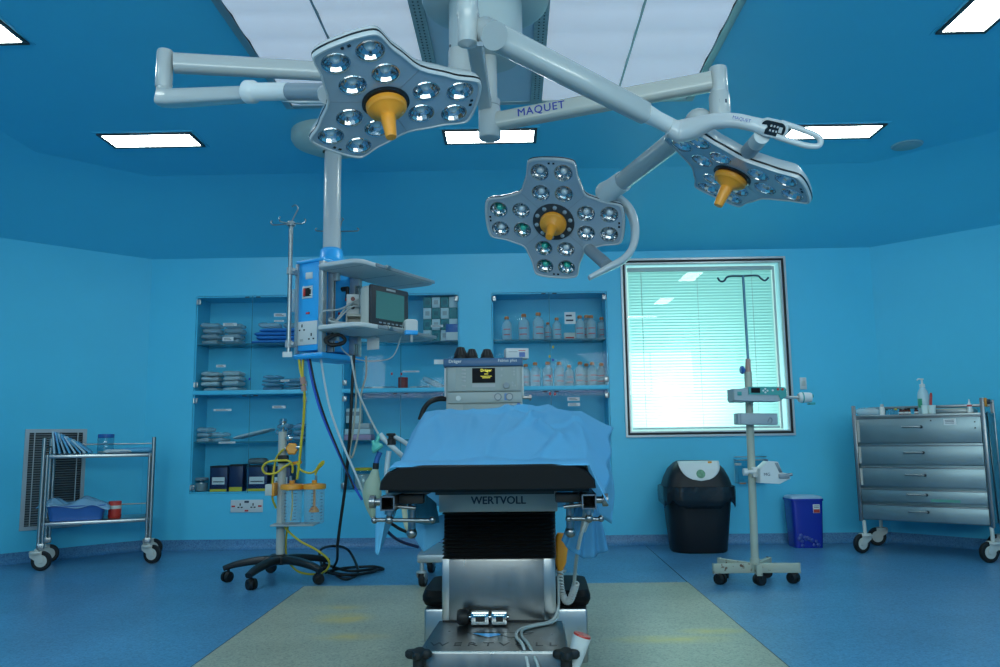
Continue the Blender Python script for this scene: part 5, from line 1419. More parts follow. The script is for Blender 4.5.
hs('white_hose', 'white hose curving from the pendant down towards the pale breathing bag', [(320.5, 357, 5.12), (325, 385, 5.1), (331, 412, 5.05), (343, 445, 5.0), (356, 475, 4.97), (366, 500, 4.99), (372, 515, 5.05)], .0075, m_hosew)
hs('black_cable', 'black cable falling from the pendant shelf to the floor coil', [(354, 355, 5.0), (352, 390, 5.0), (350, 430, 5.02), (346, 480, 5.1), (340, 525, 5.2), (337.5, 545, 5.25)], .010, m_black)
hs('grey_cable', 'grey cable crossing in front of the middle cabinet down to the breathing hoses', [(351, 356, 4.98), (357, 388, 4.98), (366, 410, 4.97), (375, 428, 4.96), (382, 440, 4.94)], .0065, m_cable)
hs('grey_cable', 'grey cable looping low in front of the middle cabinet', [(366, 356, 5.15), (366, 375, 5.15), (361, 395, 5.12), (360, 420, 5.1), (357, 440, 5.08), (352, 457, 5.06), (349.5, 452, 5.05), (353, 430, 5.04), (356, 400, 5.03), (355, 375, 5.02), (353, 357, 5.0)], .0065, mat('cable_beige', (.36, .37, .32, 1), .5))
g0 = [PZ(337.5, 546, .25), PZ(326, 552, .012)]
pts = [P(337.5, 545, 5.25), PZ(337, 560, .10), PZ(333, 571, .012), PZ(345, 579, .012), PZ(358, 572, .012), PZ(349, 551, .12), PZ(334, 546, .20), PZ(320, 551, .10), PZ(325, 569, .012), PZ(352, 575, .013), PZ(378, 570, .012), PZ(383, 568.5, .012), PZ(372, 566.5, .012), PZ(345, 568, .02), PZ(328, 572, .022), PZ(345, 575, .024), PZ(370, 572.5, .012), PZ(376, 569, .02), PZ(350, 571, .03), PZ(330, 566, .03)]
cable('floor_cable', 'black cable coiled on the floor between the suction stand and the table', pts, .0095, m_black)

# ------------------------------------------------------------------ suction stand
sp0 = PZ(276, 580, 0); sx, sy = sp0.x + .03, sp0.y - .02
ss = thing('suction_stand', 'mobile suction stand with a black five-legged base and grey pole left of the table', 'suction stand', (sx, sy, 0))
b = MB()
for a in (187, 255, 331, 43, 115):
    c, s_ = math.cos(math.radians(a)), math.sin(math.radians(a))
    b.sweep([(sx, sy, .135), (sx + c * .13, sy + s_ * .13, .138), (sx + c * .28, sy + s_ * .28, .118), (sx + c * .37, sy + s_ * .37, .092)], rrect(.066, .048, .018, 4), k=4, scales=[1.15, 1.05, .9, .7])
b.lathe([(.001, .11), (.06, .11), (.066, .13), (.055, .165), (.03, .175)], T(sx, sy, 0), 20)
b.build('base', mat('base_black', (.012, .013, .014, 1), .35), ss)
for a in (187, 255, 331, 43, 115):
    c, s_ = math.cos(math.radians(a)), math.sin(math.radians(a))
    caster(ss, (sx + c * .34, sy + s_ * .34, .10), .037, .036, a + 60, m_black, m_black, m_black, twin=True)
ztp = P(282, 428, sy).z
b = MB(); b.cyl((sx, sy, .15), (sx, sy, ztp - .02), .029, n=20); b.build('pole', mat('pole_cream', (.46, .47, .43, 1), .45), ss)
b = MB(); b.lathe([(.032, ztp - .025), (.034, ztp - .01), (.02, ztp), (.012, ztp + .01), (.012, ztp + .022), (.026, ztp + .032), (.030, ztp + .048), (.022, ztp + .064), (.001, ztp + .066)], T(sx, sy, 0), 18)
b.build('chrome_knob', m_chrome, ss)
q = P(290, 438, sy - .04)
b = MB(); b.sphere(q, .026, (1, 1, .9), 14, 10); b.cyl(q, (sx, sy, q.z), .010, n=8); b.build('pressure_knob', m_chrome, ss)
q = P(292, 449, sy - .07)
b = MB(T(q) @ RX(80) @ RY(15)); st = [V((.040 * (1 + .07 * math.cos(6 * a)) * math.cos(a), .040 * (1 + .07 * math.cos(6 * a)) * math.sin(a))) for a in [2 * PI * i / 36 for i in range(36)]]
b.prism(st, -.02, .022, ch=.008); rg_ = b.build('regulator', m_orange, ss)
b = MB(); b.cyl(V(q) + V((-.05, .01, 0)), V(q) + V((.065, -.005, .008)), .014, n=12); b.build('port', m_steel, rg_)
b = MB(); b.box(sx - .01, sx + .055, sy - .075, sy - .03, P(288, 463, sy).z, P(288, 455, sy).z, .005); b.build('valve_block', m_black, ss)
b = MB(); b.cyl(P(291, 464, sy - .06), P(301, 462, sy - .08), .012, n=10); b.build('t_piece', m_orange, ss)
zj = P(292, 523.5, sy - .08).z; zl = P(300, 487, sy - .08).z
b = MB(); b.box(sx - .035, sx + .26, sy - .135, sy + .03, zj - .014, zj - .002, .004); b.build('jar_tray', m_lgrey, ss)
b = MB(); b.box(P(269, 487, sy).x, P(276, 487, sy).x, sy - .09, sy - .03, zl - .055, zl + .02, .004); b.mat(1); b.box(P(276, 487, sy).x, sx - .02, sy - .10, sy - .02, zl - .06, zl + .03, .006); b.build('bracket', [m_offwhite, m_orange], ss)
for i, (px, lab) in enumerate(((291.5, 'left suction jar of the pair, with an orange lid, on the grey pole stand'), (314, 'right suction jar of the pair, with an orange float inside, on the pole stand'))):
    x = P(px, 505, sy - .09).x; y = sy - .085 - .0 * i; r = .071
    sj = thing('suction_jar', lab, 'suction jar', (x, y, zj), 'pair of suction jars')
    M = T(x, y, zj); h = zl - zj
    b = MB(M); b.lathe([(.001, 0), (r * .86, 0), (r * .93, .008), (r, h * .9), (r, h)], n=26); b.build('jar_body', m_sjar, sj)
    for a0 in (-1.9, -1.0) if i == 0 else (-1.5, -.6):
      b = MB(M)
      for k in range(9):
        z = .03 + k * (h - .05) / 9; ln = .5 if k % 2 else .85
        b.rings([[V(((r * .95 + .004) * math.cos(a0 + ln * .35 * (t / 5 - .5)), (r * .95 + .004) * math.sin(a0 + ln * .35 * (t / 5 - .5)), zz)) for t in range(6)] for zz in (z, z + .0042)], False, False, closed=False)
      b.build('graduation', m_print, sj)
    b = MB(M); b.lathe([(r * 1.02, h - .014), (r * 1.09, h - .012), (r * 1.09, h + .012), (r * 1.02, h + .020), (.02, h + .026), (.001, h + .026)], n=28); b.cyl((0, 0, h + .02), (0, 0, h + .045), .018, n=12); lid = b.build('lid', m_orange, sj)
    b = MB(M); b.cyl((.01 if i else -.01, 0, h + .02), (.01 if i else -.01, 0, h + .075), .0085, n=10); b.build('nozzle', m_steel, lid)
    b = MB(M)
    if i: b.cyl((0, 0, h * .45), (0, 0, h), .009, n=8); b.lathe([(.001, h * .30), (.035, h * .31), (.032, h * .38), (.012, h * .47)], n=16)
    else: b.tube([(.0, 0, h), (.004, 0, h * .5), (-.006, 0, .02)], .005, k=4)
    b.build('float' if i else 'dip_tube', m_orange if i else m_yellow, sj)
    if i == 0: jl = (x, y)
    else: jr = (x, y)
hs('yellow_tube', 'yellow tube looping from the orange regulator round to the left suction jar', [(289, 449, sy - .07), (283, 450, sy - .06), (276.5, 458, sy - .05), (274, 470, sy - .05), (272.5, 483, sy - .05), (272.5, 498, sy - .03), (276, 508, sy + .02)], .0075, m_yellow, 'tube')
hs('yellow_tube', 'yellow tube making a wide oval loop in front of the grey pole', [(P_ := (292.5, 473, sy - .09)), (292.5, 466, sy - .10), (289, 461, sy - .11), (280, 460.5, sy - .12), (268, 462, sy - .12), (262.5, 468, sy - .11), (266, 473.5, sy - .10), (276, 473, sy - .09), (284, 467, sy - .09), (291, 463.5, sy - .08)], .0075, m_yellow, 'tube')
hs('yellow_tube', 'yellow tube swinging from the regulator to the right suction jar', [(297, 463, sy - .08), (301, 470, sy - .09), (309, 473, sy - .10), (315, 471, sy - .10), (320, 464, sy - .10), (323.5, 461.5, sy - .10), (323, 464, sy - .10), (318, 469, sy - .09), (315, 475, sy - .09)], .0075, m_yellow, 'tube')
hs('yellow_tube', 'yellow tube winding from the jar tray to the floor through the black base', [(284, 524, sy - .06), (287, 530, sy - .07), (300, 541, sy - .1), (315, 549, sy - .1), (327, 558, sy - .08), (329, 566, sy - .05), (322, 573, sy - .02), (308, 574, sy + .02), (296, 570, sy + .05), (287, 558, sy + .05), (286, 540, sy + .04), (288, 525, sy + .0)], .0075, m_yellow, 'tube')

# ------------------------------------------------------------------ steel trolley at the left
TA = 24
t0_ = PZ(43.6, 568.5, 0)
LT = T(-3.575, 6.02, 0) @ RZ(TA)      # x along the front, y to the back
lw, ld_ = .765, .42
tr = thing('instrument_trolley', 'two-tier stainless steel trolley on castors by the left wall grille', 'trolley', LT @ V((lw / 2, ld_ / 2, 0)))
ztop_ = P(100, 454, 6.2).z; zlow = P(100, 520, 6.2).z
zpost = P(153, 437, 6.3).z
for x in (.0, lw):
    for y in (0, ld_):
        b = MB(LT); 
        b.cyl((x, y, .17), (x, y, zpost), .0135, n=14); b.cyl((x + (.026 if x == 0 else -.026), y, .17), (x + (.026 if x == 0 else -.026), y, ztop_ - .0), .011, n=12)
        b.box(min(x, x + (.03 if x == 0 else -.03)) - .010, max(x, x + (.03 if x == 0 else -.03)) + .010, y - .02, y + .02, .155, .20, .006)
        b.build('post', m_tube, tr)
        caster(tr, LT @ V((x - .01, y, .16)), .072, .03, (8 if x == 0 else -8) + (0 if y == 0 else 15), m_offwhite, m_black, m_offwhite)
for nm, z in (('top_shelf', ztop_), ('bottom_shelf', zlow)):
    b = MB(LT); b.box(.0, lw, -.005, ld_ + .005, z - .028, z, .006); b.build(nm, m_steel, tr)
for z, y in ((ztop_ + .075, ld_), (zlow + .085, ld_)):
    b = MB(LT); b.cyl((0, y, z), (lw, y, z), .006, n=10); b.build('guard_rail', m_tube, tr)
for x in (0, lw):
    b = MB(LT); b.cyl((x, 0, ztop_ + .06), (x, ld_, ztop_ + .06), .006, n=10); b.build('guard_rail', m_tube, tr)
def onT(x, y, z): return LT @ V((x, y, z))
zs_ = ztop_ + .0015
for i in range(8):       # paper packs leaning like files at the left end
    x = .060 + i * .036; lean = -(6 + i * 6.5)
    Mx = LT @ T(x, .20, zs_ + .006) @ RY(lean)
    h = .172 - .004 * i
    b = MB(Mx); b.box(-.007, .007, -.12 + .01 * (i % 3), .10, 0, h, .004); b.mat(1); b.box(-.0085, -.004, -.11, .08, h * .55, h * .985)
    o = b.build('paper_pack', [m_gown2 if i % 2 else mat('pale_wrap', (.34, .52, .62, 1), .7), m_tray if i % 3 == 1 else m_gown2], loc=Mx @ V((0, 0, 0)))
    tag(o, ['first blue paper pack standing upright against the left post of the trolley', 'leaning blue paper pack among those filed on the trolley top'][0 if i == 0 else 1], 'paper pack', 'paper packs on the trolley top')
jar('specimen_jar', 'clear plastic jar with a blue lid on the top of the trolley', 'jar', onT(.405, .26, zs_), .062, .155, m_jar, m_tray, .028, level=(.12, m_lgrey))
for i, (x, y, w, d, h, rz, m, lab) in enumerate(((.50, .16, .20, .2, .03, 8, m_greypack, 'silvery pouch lying flat beside the blue lidded jar on the trolley'), (.64, .20, .24, .24, .042, -6, m_gown2, 'pale blue pack lying at the right end of the trolley top'), (.52, .08, .16, .1, .018, -14, mat('steel_scissors', (.2, .25, .3, 1), .4), 'dark flat pack at the front of the trolley top'))):
    pack('flat_pack', lab, 'pack', None, onT(x, y, zs_), (w, d, h), TA + rz, m=m, seed=40 + i)
zt2_ = zlow + .0015
c = onT(.235, .19, zt2_)
bt = thing('blue_tray', 'blue plastic tray on the lower shelf of the trolley', 'tray', c)
b = MB(LT @ T(.235, .19, zt2_)); o0 = rrect(.36, .27, .03, 4); o1 = rrect(.40, .31, .035, 4)
b.rings([[V((p.x, p.y, .0)) for p in o0], [V((p.x, p.y, .105)) for p in o1], [V((p.x * 1.04, p.y * 1.04, .108)) for p in o1], [V((p.x * 1.04, p.y * 1.04, .114)) for p in o1], [V((p.x * .985, p.y * .985, .114)) for p in o1], [V((p.x * .98, p.y * .98, .008)) for p in o0]], True, True)
b.build('tray_body', m_tray, bt)
def sheet(u, v):
    x = -.235 + .47 * u; y = -.175 + .35 * v
    e = max(abs(x) / .235, abs(y) / .175)
    z = .138 + .02 * math.sin(9 * x * 3 + 4 * y) + .012 * math.sin(31 * x - 17 * y) + .008 * math.sin(55 * y + 9 * x) - .035 * max(0, e - .7) / .3
    return V((x - (.035 if x < -.2 else 0), y, z))
o = clothmesh('plastic_sheet', sheet, 30, 22, film('blue_film', (.25, .48, .68, 1), .72, .2), LT @ T(.235, .19, zt2_), loc=c, th=.001); tag(o, 'crumpled clear plastic sheet covering the blue tray', 'plastic sheet')
c = onT(.50, .16, zt2_)
rj = thing('red_canister', 'red cylindrical tin with a white band on the lower trolley shelf', 'canister', c)
b = MB(T(c)); b.lathe([(.001, 0), (.046, 0), (.048, .004), (.048, .125), (.045, .129), (.001, .129)], n=24); b.build('tin', m_red, rj)
b = MB(T(c)); b.lathe([(.0485, .070), (.0488, .072), (.0488, .094), (.0485, .096)], n=24); b.build('band', m_offwhite, rj)

# ------------------------------------------------------------------ drawer trolley at the right
RA = -38
f0 = V((2.80, 6.47, 0))
RM = T(f0) @ RZ(RA)
rw, rd = .858, .50
rt = thing('drawer_trolley', 'worn stainless steel trolley with five drawers by the right wall', 'drawer trolley', RM @ V((rw / 2, rd / 2, 0)))
yF = (RM @ V((rw * .5, 0, 0))).y
def rz_(py, px=915): return P(px, py, yF).z
zb0, ztopR = rz_(523), rz_(413)
m_sheet = mat('worn_sheet_steel', (.23, .30, .315, 1), .38, metal=.85, noise=.16, scale=4, bump=.05, bscale=7)
b = MB(RM); b.box(-.03, rw + .0, .015, rd, zb0, ztopR - .02, .004); b.build('body', m_sheet, rt)
b = MB(RM); b.box(-.045, rw + .015, -.015, rd + .01, ztopR - .03, ztopR - .008, .003); b.build('top_plate', m_steeldull, rt)
zpR = rz_(404)
for x in (-.04, rw + .005):
    for y in (-.005, rd):
        b = MB(RM); b.box(x - .014, x + .014, y - .014, y + .014, zb0 - .01, zpR if x < 0 else zpR + .03, .003); b.build('corner_post', m_steeld, rt)
        caster(rt, RM @ V((x + (.02 if x < 0 else -.01), y, zb0 - .005)), .074, .034, (200 if x < 0 else 190) + (0 if y < .1 else -25), m_offwhite, m_black, m_offwhite)
for za, y in ((zpR - .012, rd), ):
    b = MB(RM); b.box(-.04, rw + .005, y - .006, y + .006, za - .012, za + .012, .002); b.build('guard_rail', m_steeld, rt)
b = MB(RM); b.box(rw - .001, rw + .012, -.005, rd, zpR + .008, zpR + .028, .002); b.build('guard_rail', m_steeld, rt)
for (ya, yb) in ((417, 443), (445, 465), (467.5, 487.5), (490, 503), (506, 522)):
    za, zb = rz_(yb), rz_(ya)
    b = MB(RM); b.box(-.026, rw - .012, -.012, .014, za, zb, .005); dw = b.build('drawer', m_sheet, rt)
    b = MB(RM); b.box(-.026, rw - .012, -.020, -.011, zb - .007, zb, .002); b.build('drawer_lip', m_steeld, dw)
    xc, zc2 = rw * .44, za + (zb - za) * .62
    b = MB(RM); b.tube([(xc - .065, -.012, zc2), (xc - .062, -.034, zc2), (xc - .05, -.038, zc2), (xc + .05, -.038, zc2), (xc + .062, -.034, zc2), (xc + .065, -.012, zc2)], .0065, n=10, k=4); b.mat(1); b.sphere((xc + .068, -.020, zc2), .012, nu=10, nv=8); b.build('handle', [m_tube, m_dark], dw)
    for x in (-.012, ):
        b = MB(RM); b.box(-.022, -.004, -.0135, -.0118, za + .008, zb - .012); b.build('worn_edge', mat('bright_scratch', (.42, .41, .37, 1), .45), dw) if ya < 470 else b.bm.free()
    if ya == 417:
        b = MB(RM); b.box(rw * .70, rw * .70 + .085, -.0138, -.012, zb - .065, zb - .018); b.mat(1)
        for k in range(3): b.box(rw * .70 + .01, rw * .70 + .07, -.0142, -.0138, zb - .032 - k * .011, zb - .028 - k * .011)
        b.build('drawer_label', [m_label, m_print], dw)
        for x, z in ((rw * .60, .03), (rw * .94, .045), (rw * .94, .09)):
            b = MB(RM); b.cyl((x, -.012, zb - z), (x, -.0135, zb - z), .006, n=8); b.build('rivet', m_dark, dw)
    if ya == 490:
        b = MB(RM); b.box(rw * .55, rw * .78, -.0128, -.012, za + .01, za + .03); b.build('green_stain', mat('green_smear', (.08, .28, .22, 1), .6), dw)
b = MB(RM); b._f([b.v(p) for p in ((rw + .022, .07, ztopR), (rw + .022, .13, ztopR), (rw + .022, .22, zb0), (rw + .022, .16, zb0))]); b.build('side_strap', m_steeldull, rt, solid=.004)
b = MB(RM); b.box(rw + .004, rw + .016, .02, rd - .02, zb0 + .01, ztopR - .03, .003); b.build('side_panel', m_sheet, rt)
oc_ = RM @ V((rw + .012, .06, zpR + .01))
b = MB(RM); b.box(rw + .013, rw + .03, .03, .09, zpR - .035, zpR + .03, .005); b.mat(1); b.cyl((rw + .03, .06, zpR), (rw + .05, .06, zpR), .02, n=12); o = b.build('orange_clip', [m_orange, m_dark], loc=oc_); tag(o, 'orange clip on the right guard rail of the drawer trolley', 'clip')
# things standing on the drawer trolley
zR = ztopR - .0065
yFc = lambda px, d: None
def onR(px, y):
    """place on the trolley top under a picture column: solve for x along the trolley"""
    lo, hi = -.05, rw + .1
    for _ in range(40):
        m_ = (lo + hi) / 2; q = RM @ V((m_, y, zR)); d = q - CAM
        sx_ = 500 + F_PX * d.dot(RT) / d.dot(FW)
        if sx_ < px: lo = m_
        else: hi = m_
    return RM @ V((lo, y, zR))
c = onR(924.5, .15)
pbt = thing('pump_bottle', 'clear pump bottle, tallest of the things on the drawer trolley', 'bottle', c)
b = MB(T(c)); b.lathe([(.001, 0), (.040, 0), (.042, .006), (.042, .145), (.036, .175), (.022, .20), (.018, .215)], n=20); b.build('bottle_body', film('soap_bottle', (.62, .75, .78, 1), .6, .2), pbt)
b = MB(T(c)); b.lathe([(.020, .212), (.021, .235), (.008, .238), (.007, .268), (.014, .270), (.014, .280), (.001, .281)], n=14); b.tube([(0, 0, .274), (-.03, -.01, .276), (-.045, -.015, .266)], .006, k=3); b.build('pump', m_label, pbt)
b = MB(T(c)); b.rings([[V((.0425 * math.cos(a), .0425 * math.sin(a), z)) for a in [PI * (.98 + .3 * i / 6) for i in range(7)]] for z in (.05, .12)], False, False, closed=False); b.build('green_label', mat('label_green', (.03, .30, .18, 1), .5), pbt)
c = onR(930.5, .12); b = MB(T(c) @ RY(6)); b.lathe([(.001, 0), (.010, 0), (.010, .15), (.006, .165), (.001, .166)], n=12); o = b.build('red_tube', m_red, loc=c); tag(o, 'thin red tube standing just right of the pump bottle', 'tube')
for i, (px, lab) in enumerate(((925.5, 'small white cup in front of the pump bottle'), (932.5, 'small white cup right of the pump bottle, below the red tube'))):
    c = onR(px, .05); b = MB(T(c)); b.lathe([(.001, 0), (.024, 0), (.027, .065), (.025, .065), (.022, .006), (.001, .006)], n=18); tag(b.build('cup', mat('cup_plastic', (.60, .72, .70, 1), .5), loc=c), lab, 'cup', 'white cups on the drawer trolley')
c = onR(871, .2); pack('clear_bag', 'clear plastic bag at the left end of the drawer trolley top', 'bag', None, c, (.20, .2, .065), RA, m=m_poly, seed=51)
c = onR(882.5, .08)
wb = thing('white_bottle', 'small white bottle at the left on the drawer trolley top', 'bottle', c)
b = MB(T(c)); b.lathe([(.001, 0), (.019, 0), (.019, .055), (.012, .066)], n=14); b.build('bottle_body', m_label, wb)
b = MB(T(c)); b.lathe([(.013, .062), (.0135, .085), (.001, .086)], n=12); b.build('cap', m_lgrey, wb)
for i, (px, y, h, mm, lab) in enumerate(((887, .12, .05, mat('dark_teal', (.03, .14, .14, 1), .5), 'dark teal vial next to the small white bottle on the drawer trolley'), (892, .1, .045, m_jar, 'clear vial left of the yellow capped vial on the drawer trolley'), (896, .12, .05, m_yellow, 'yellow capped vial in the row of vials on the drawer trolley'), (901, .06, .042, m_black, 'leftmost dark capped vial of the row on the drawer trolley'), (903.5, .14, .055, m_grey, 'grey capped vial behind the dark capped ones on the drawer trolley'), (906, .06, .045, m_black, 'middle dark capped vial of the row on the drawer trolley'), (909, .1, .05, m_black, 'dark capped vial at the right of the close row on the drawer trolley'), (916.5, .06, .05, m_black, 'dark capped vial standing alone left of the pump bottle'))):
    c = onR(px, y)
    vl = thing('vial', lab, 'vial', c, 'vials on the drawer trolley')
    b = MB(T(c)); b.lathe([(.001, 0), (.014, 0), (.015, .003), (.015, h * .6), (.009, h * .74)], n=14); b.build('glass_body', m_jar if i < 3 else mat('amber_glass', (.10, .02, .012, 1), .15), vl)
    b = MB(T(c)); b.lathe([(.011, h * .72), (.0115, h * .98), (.001, h)], n=12); b.build('cap', mm, vl)
    if i > 2:
        b = MB(T(c)); b.lathe([(.0152, .005), (.0154, .006), (.0154, .018), (.0152, .019)], n=14); b.build('label_band', m_label, vl)
c0_ = onR(952, .16)
b = MB(T(c0_) @ RZ(RA)); b.box(-.16, .16, -.10, .10, 0, .030, .006); b.mat(1); b.box(-.15, .15, -.095, .095, .030, .036, .002); o = b.build('instrument_tray', [m_steeldull, mat('tray_cream', (.55, .55, .42, 1), .6)], loc=c0_); tag(o, 'long low metal tray at the right on the drawer trolley top', 'tray')
c = onR(970, .03)
nb = thing('nozzle_bottle', 'small white bottle with a red ring by the right post of the drawer trolley', 'bottle', c)
b = MB(T(c)); b.lathe([(.001, 0), (.016, 0), (.016, .06), (.008, .072), (.004, .10), (.001, .101)], n=14); b.build('bottle_body', m_label, nb)
b = MB(T(c)); b.lathe([(.0163, .045), (.0167, .047), (.0167, .056), (.0163, .058)], n=14); b.build('red_ring', m_redprint, nb)

# ------------------------------------------------------------------ infusion stand
c = PZ(760, 586, 0); ix, iy = c.x, c.y + .08
ist = thing('infusion_stand', 'rusty cream infusion stand on five black castors in front of the window', 'infusion stand', (ix, iy, 0))
m_rust = mat('cream_rusty', (.40, .42, .34, 1), .5)
nt = m_rust.node_tree; pb = nt.nodes['Principled BSDF']; tc = nt.nodes.new('ShaderNodeTexCoord'); nz = nt.nodes.new('ShaderNodeTexNoise'); nz.inputs['Scale'].default_value = 22; nz.inputs['Detail'].default_value = 6
rp = nt.nodes.new('ShaderNodeValToRGB'); rp.color_ramp.elements[0].position = .60; rp.color_ramp.elements[0].color = (.40, .42, .34, 1); rp.color_ramp.elements[1].position = .66; rp.color_ramp.elements[1].color = (.12, .045, .02, 1)
nt.links.new(tc.outputs['Object'], nz.inputs['Vector']); nt.links.new(nz.outputs['Fac'], rp.inputs[0]); nt.links.new(rp.outputs[0], pb.inputs['Base Color'])
m_cream = mat('cream_paint', (.40, .43, .36, 1), .45)
zl0, zl1 = P(760, 572.5, iy).z, P(760, 563, iy).z
for a, L_ in ((183, .27), (-3, .275), (268, .10), (55, .28), (128, .28)):
    b = MB(T(ix, iy, 0) @ RZ(a)); b.box(.0, L_, -.016, .016, zl0 + .0, zl1, .003); b.box(L_, L_ + .003, -.017, .017, zl0 - .004, zl1 + .003); b.build('leg', m_rust, ist)
    c_, s_ = math.cos(math.radians(a)), math.sin(math.radians(a)); e = L_ - .035
    caster(ist, (ix + c_ * e, iy + s_ * e, zl0 + .004), .036, .038, a + 120, m_black, m_black, m_black, twin=True)
pb0_, pt0 = V((ix, iy, zl0)), P(748, 372, iy)
zs1 = P(750, 390, iy).z
b = MB(); b.cyl(pb0_, (ix, iy, zl1 + .03), .034, .030, n=18); b.build('socket', m_rust, ist)
ax = (ix + pt0.x) / 2
b = MB(); b.cyl((ix, iy, zl1), (pt0.x, iy, pt0.z), .0245, n=18); b.build('lower_pole', m_cream, ist)
q = P(748, 359, iy)
b = MB(); b.cyl((pt0.x, iy, pt0.z - .01), (q.x, iy, q.z), .020, .016, n=14); b.build('collar', mat('collar_pink', (.40, .25, .22, 1), .5), ist)
q2 = P(743.0, 276, iy)
b = MB(); b.cyl(q, (q2.x, iy, q2.z), .0085, n=12); b.build('upper_rod', mat('rod_blue_steel', (.08, .20, .28, 1), .35, metal=.5), ist)
hk = [P(717.5, 277.5, iy), P(720, 281, iy), P(724, 281, iy), P(728.5, 276.5, iy), P(743, 276, iy), P(757, 275.6, iy), P(761, 278.5, iy), P(765, 280.5, iy), P(768.5, 277.5, iy)]
b = MB(); b.tube(hk, .0065, n=8, k=4); b.build('hook_bar', mat('hook_dark', (.05, .09, .12, 1), .4, metal=.5), ist)
q = P(743, 370, iy)
b = MB(); b.cyl((pt0.x, iy, q.z), (q.x, iy, q.z), .007, n=8); b.lathe([(.001, -.012), (.022, -.012), (.028, 0), (.022, .012), (.001, .012)], T(q.x - .005, iy, q.z) @ RY(90), 14); b.build('clamp_knob', m_tray, ist)

# syringe pump on the stand
c = P(756, 394, iy - .10)
sy_ = thing('syringe_pump', 'teal and grey syringe pump clamped to the infusion stand at window height', 'infusion pump', c)
def pm(px, py): q = P(px, py, iy - .12); return q.x, q.z
y0p, y1p = iy - .19, iy - .035
m_pgrey = mat('pump_grey', (.32, .39, .43, 1), .45); m_pteal = mat('pump_teal', (.02, .30, .29, 1), .4)
(xa, za), (xb, zb) = pm(731, 402), pm(782, 387.5)
SK = RY(1.2)
PMx = T((xa + xb) / 2, 0, (za + zb) / 2) @ SK
hw, hh = (xb - xa) / 2, (zb - za) / 2
b = MB(PMx); b.prism([V((-hw, -hh * .9)), V((-hw * .35, -hh)), V((hw * .75, -hh * 1.0)), V((hw * .98, -hh * .4)), V((hw * .98, hh * .75)), V((hw * .9, hh)), V((-hw * .42, hh * 1.02)), V((-hw * .5, hh * .85)), V((-hw, hh * .75))], y0p, y1p, M=RX(90) @ Matrix.Scale(-1, 4, (0, 0, 1)), ch=.006); b.build('housing', m_pgrey, sy_)
b = MB(PMx); b.prism([V((-hw * .44, -hh * .05)), V((hw * .7, -hh * .12)), V((hw * .78, -hh * .8)), V((hw * 1.0, -hh * .3)), V((hw * 1.0, hh * .7)), V((hw * .92, hh * 1.03)), V((-hw * .44, hh * 1.05))], y0p - .006, y0p + .02, M=RX(90) @ Matrix.Scale(-1, 4, (0, 0, 1))); tp_ln = b.build('teal_panel', m_pteal, sy_)
b = MB(PMx); b.box(-hw * .34, -hw * .0, y0p - .009, y0p - .005, hh * .18, hh * .88); b.build('display', m_screen, tp_ln)
b = MB(PMx)
for px, pz in ((.12, .5), (.2, .75), (.2, .25), (.28, .5), (.48, .55)): b.cyl((hw * px, y0p - .005, hh * pz), (hw * px, y0p - .009, hh * pz), .006, n=10)
b.build('key', m_label, tp_ln)
b = MB(PMx)
for px in (.68, .85): b.cyl((hw * px, y0p - .005, hh * .72), (hw * px, y0p - .010, hh * .72), .008, n=10)
b.build('red_key', m_red, tp_ln)
b = MB(PMx); b.box(-hw * .86, -hw * .70, y0p - .004, y0p + .002, -hh * .2, hh * .35, .001); b.build('green_mark', m_pteal, sy_)
b = MB(PMx); b.box(-hw * .98, -hw * .44, y0p + .02, y1p - .01, -hh * 1.12, -hh * .8, .004); b.build('foot', m_pgrey, sy_)
(xr0, zr0), (xr1, zr1) = pm(781, 397), pm(800, 397.5)
b = MB(); b.cyl((xr0, iy - .11, zr0), (xr1, iy - .11, zr1), .010, n=12); b.build('plunger_rod', m_lgrey, sy_)
(xr2, zr2), (xr3, zr3) = pm(799, 397.5), pm(811.5, 397.5)
b = MB(); b.lathe([(.001, 0), (.026, 0), (.034, .012), (.034, (xr3 - xr2) * .3), (.030, xr3 - xr2), (.001, xr3 - xr2)], T(xr2, iy - .11, zr2) @ RY(90), 18); b.mat(1); b.cyl((xr2 + .02, iy - .11, zr2), (xr2 + .028, iy - .11, zr2), .036, n=18); b.build('plunger_head', [m_whitematte, m_pteal], sy_)
b = MB(); b.box(xr3 - .02, xr3 + .02, iy - .13, iy - .09, zr3 - .045, zr3 - .032, .003); b.cyl((xr3 - .005, iy - .11, zr3 + .01), (xr3 + .014, iy - .11, zr3 + .01), .012, n=10); b.build('release_tab', m_pteal, sy_)
(xa, za), (xb, zb) = pm(738, 425), pm(777, 413)
c = V(((xa + xb) / 2, iy - .07, (za + zb) / 2))
gp_ = thing('pole_bracket', 'grey rectangular bracket plate on the stand below the teal pump', 'bracket', c)
b = MB(T(c) @ RY(1.5)); b.box(-(xb - xa) / 2, (xb - xa) / 2, -.06, .045, -(zb - za) / 2, (zb - za) / 2, .005); b.build('plate', m_pgrey, gp_)
b = MB(T(c) @ RY(1.5)); b.box(-(xb - xa) * .46, -(xb - xa) * .42, -.062, -.059, -(zb - za) * .45, (zb - za) * .45); b.tube([(.06, -.062, -.02), (.075, -.063, .01), (.09, -.062, -.005), (.08, -.062, -.025)], .003, k=3); b.build('catch', m_grey, gp_)
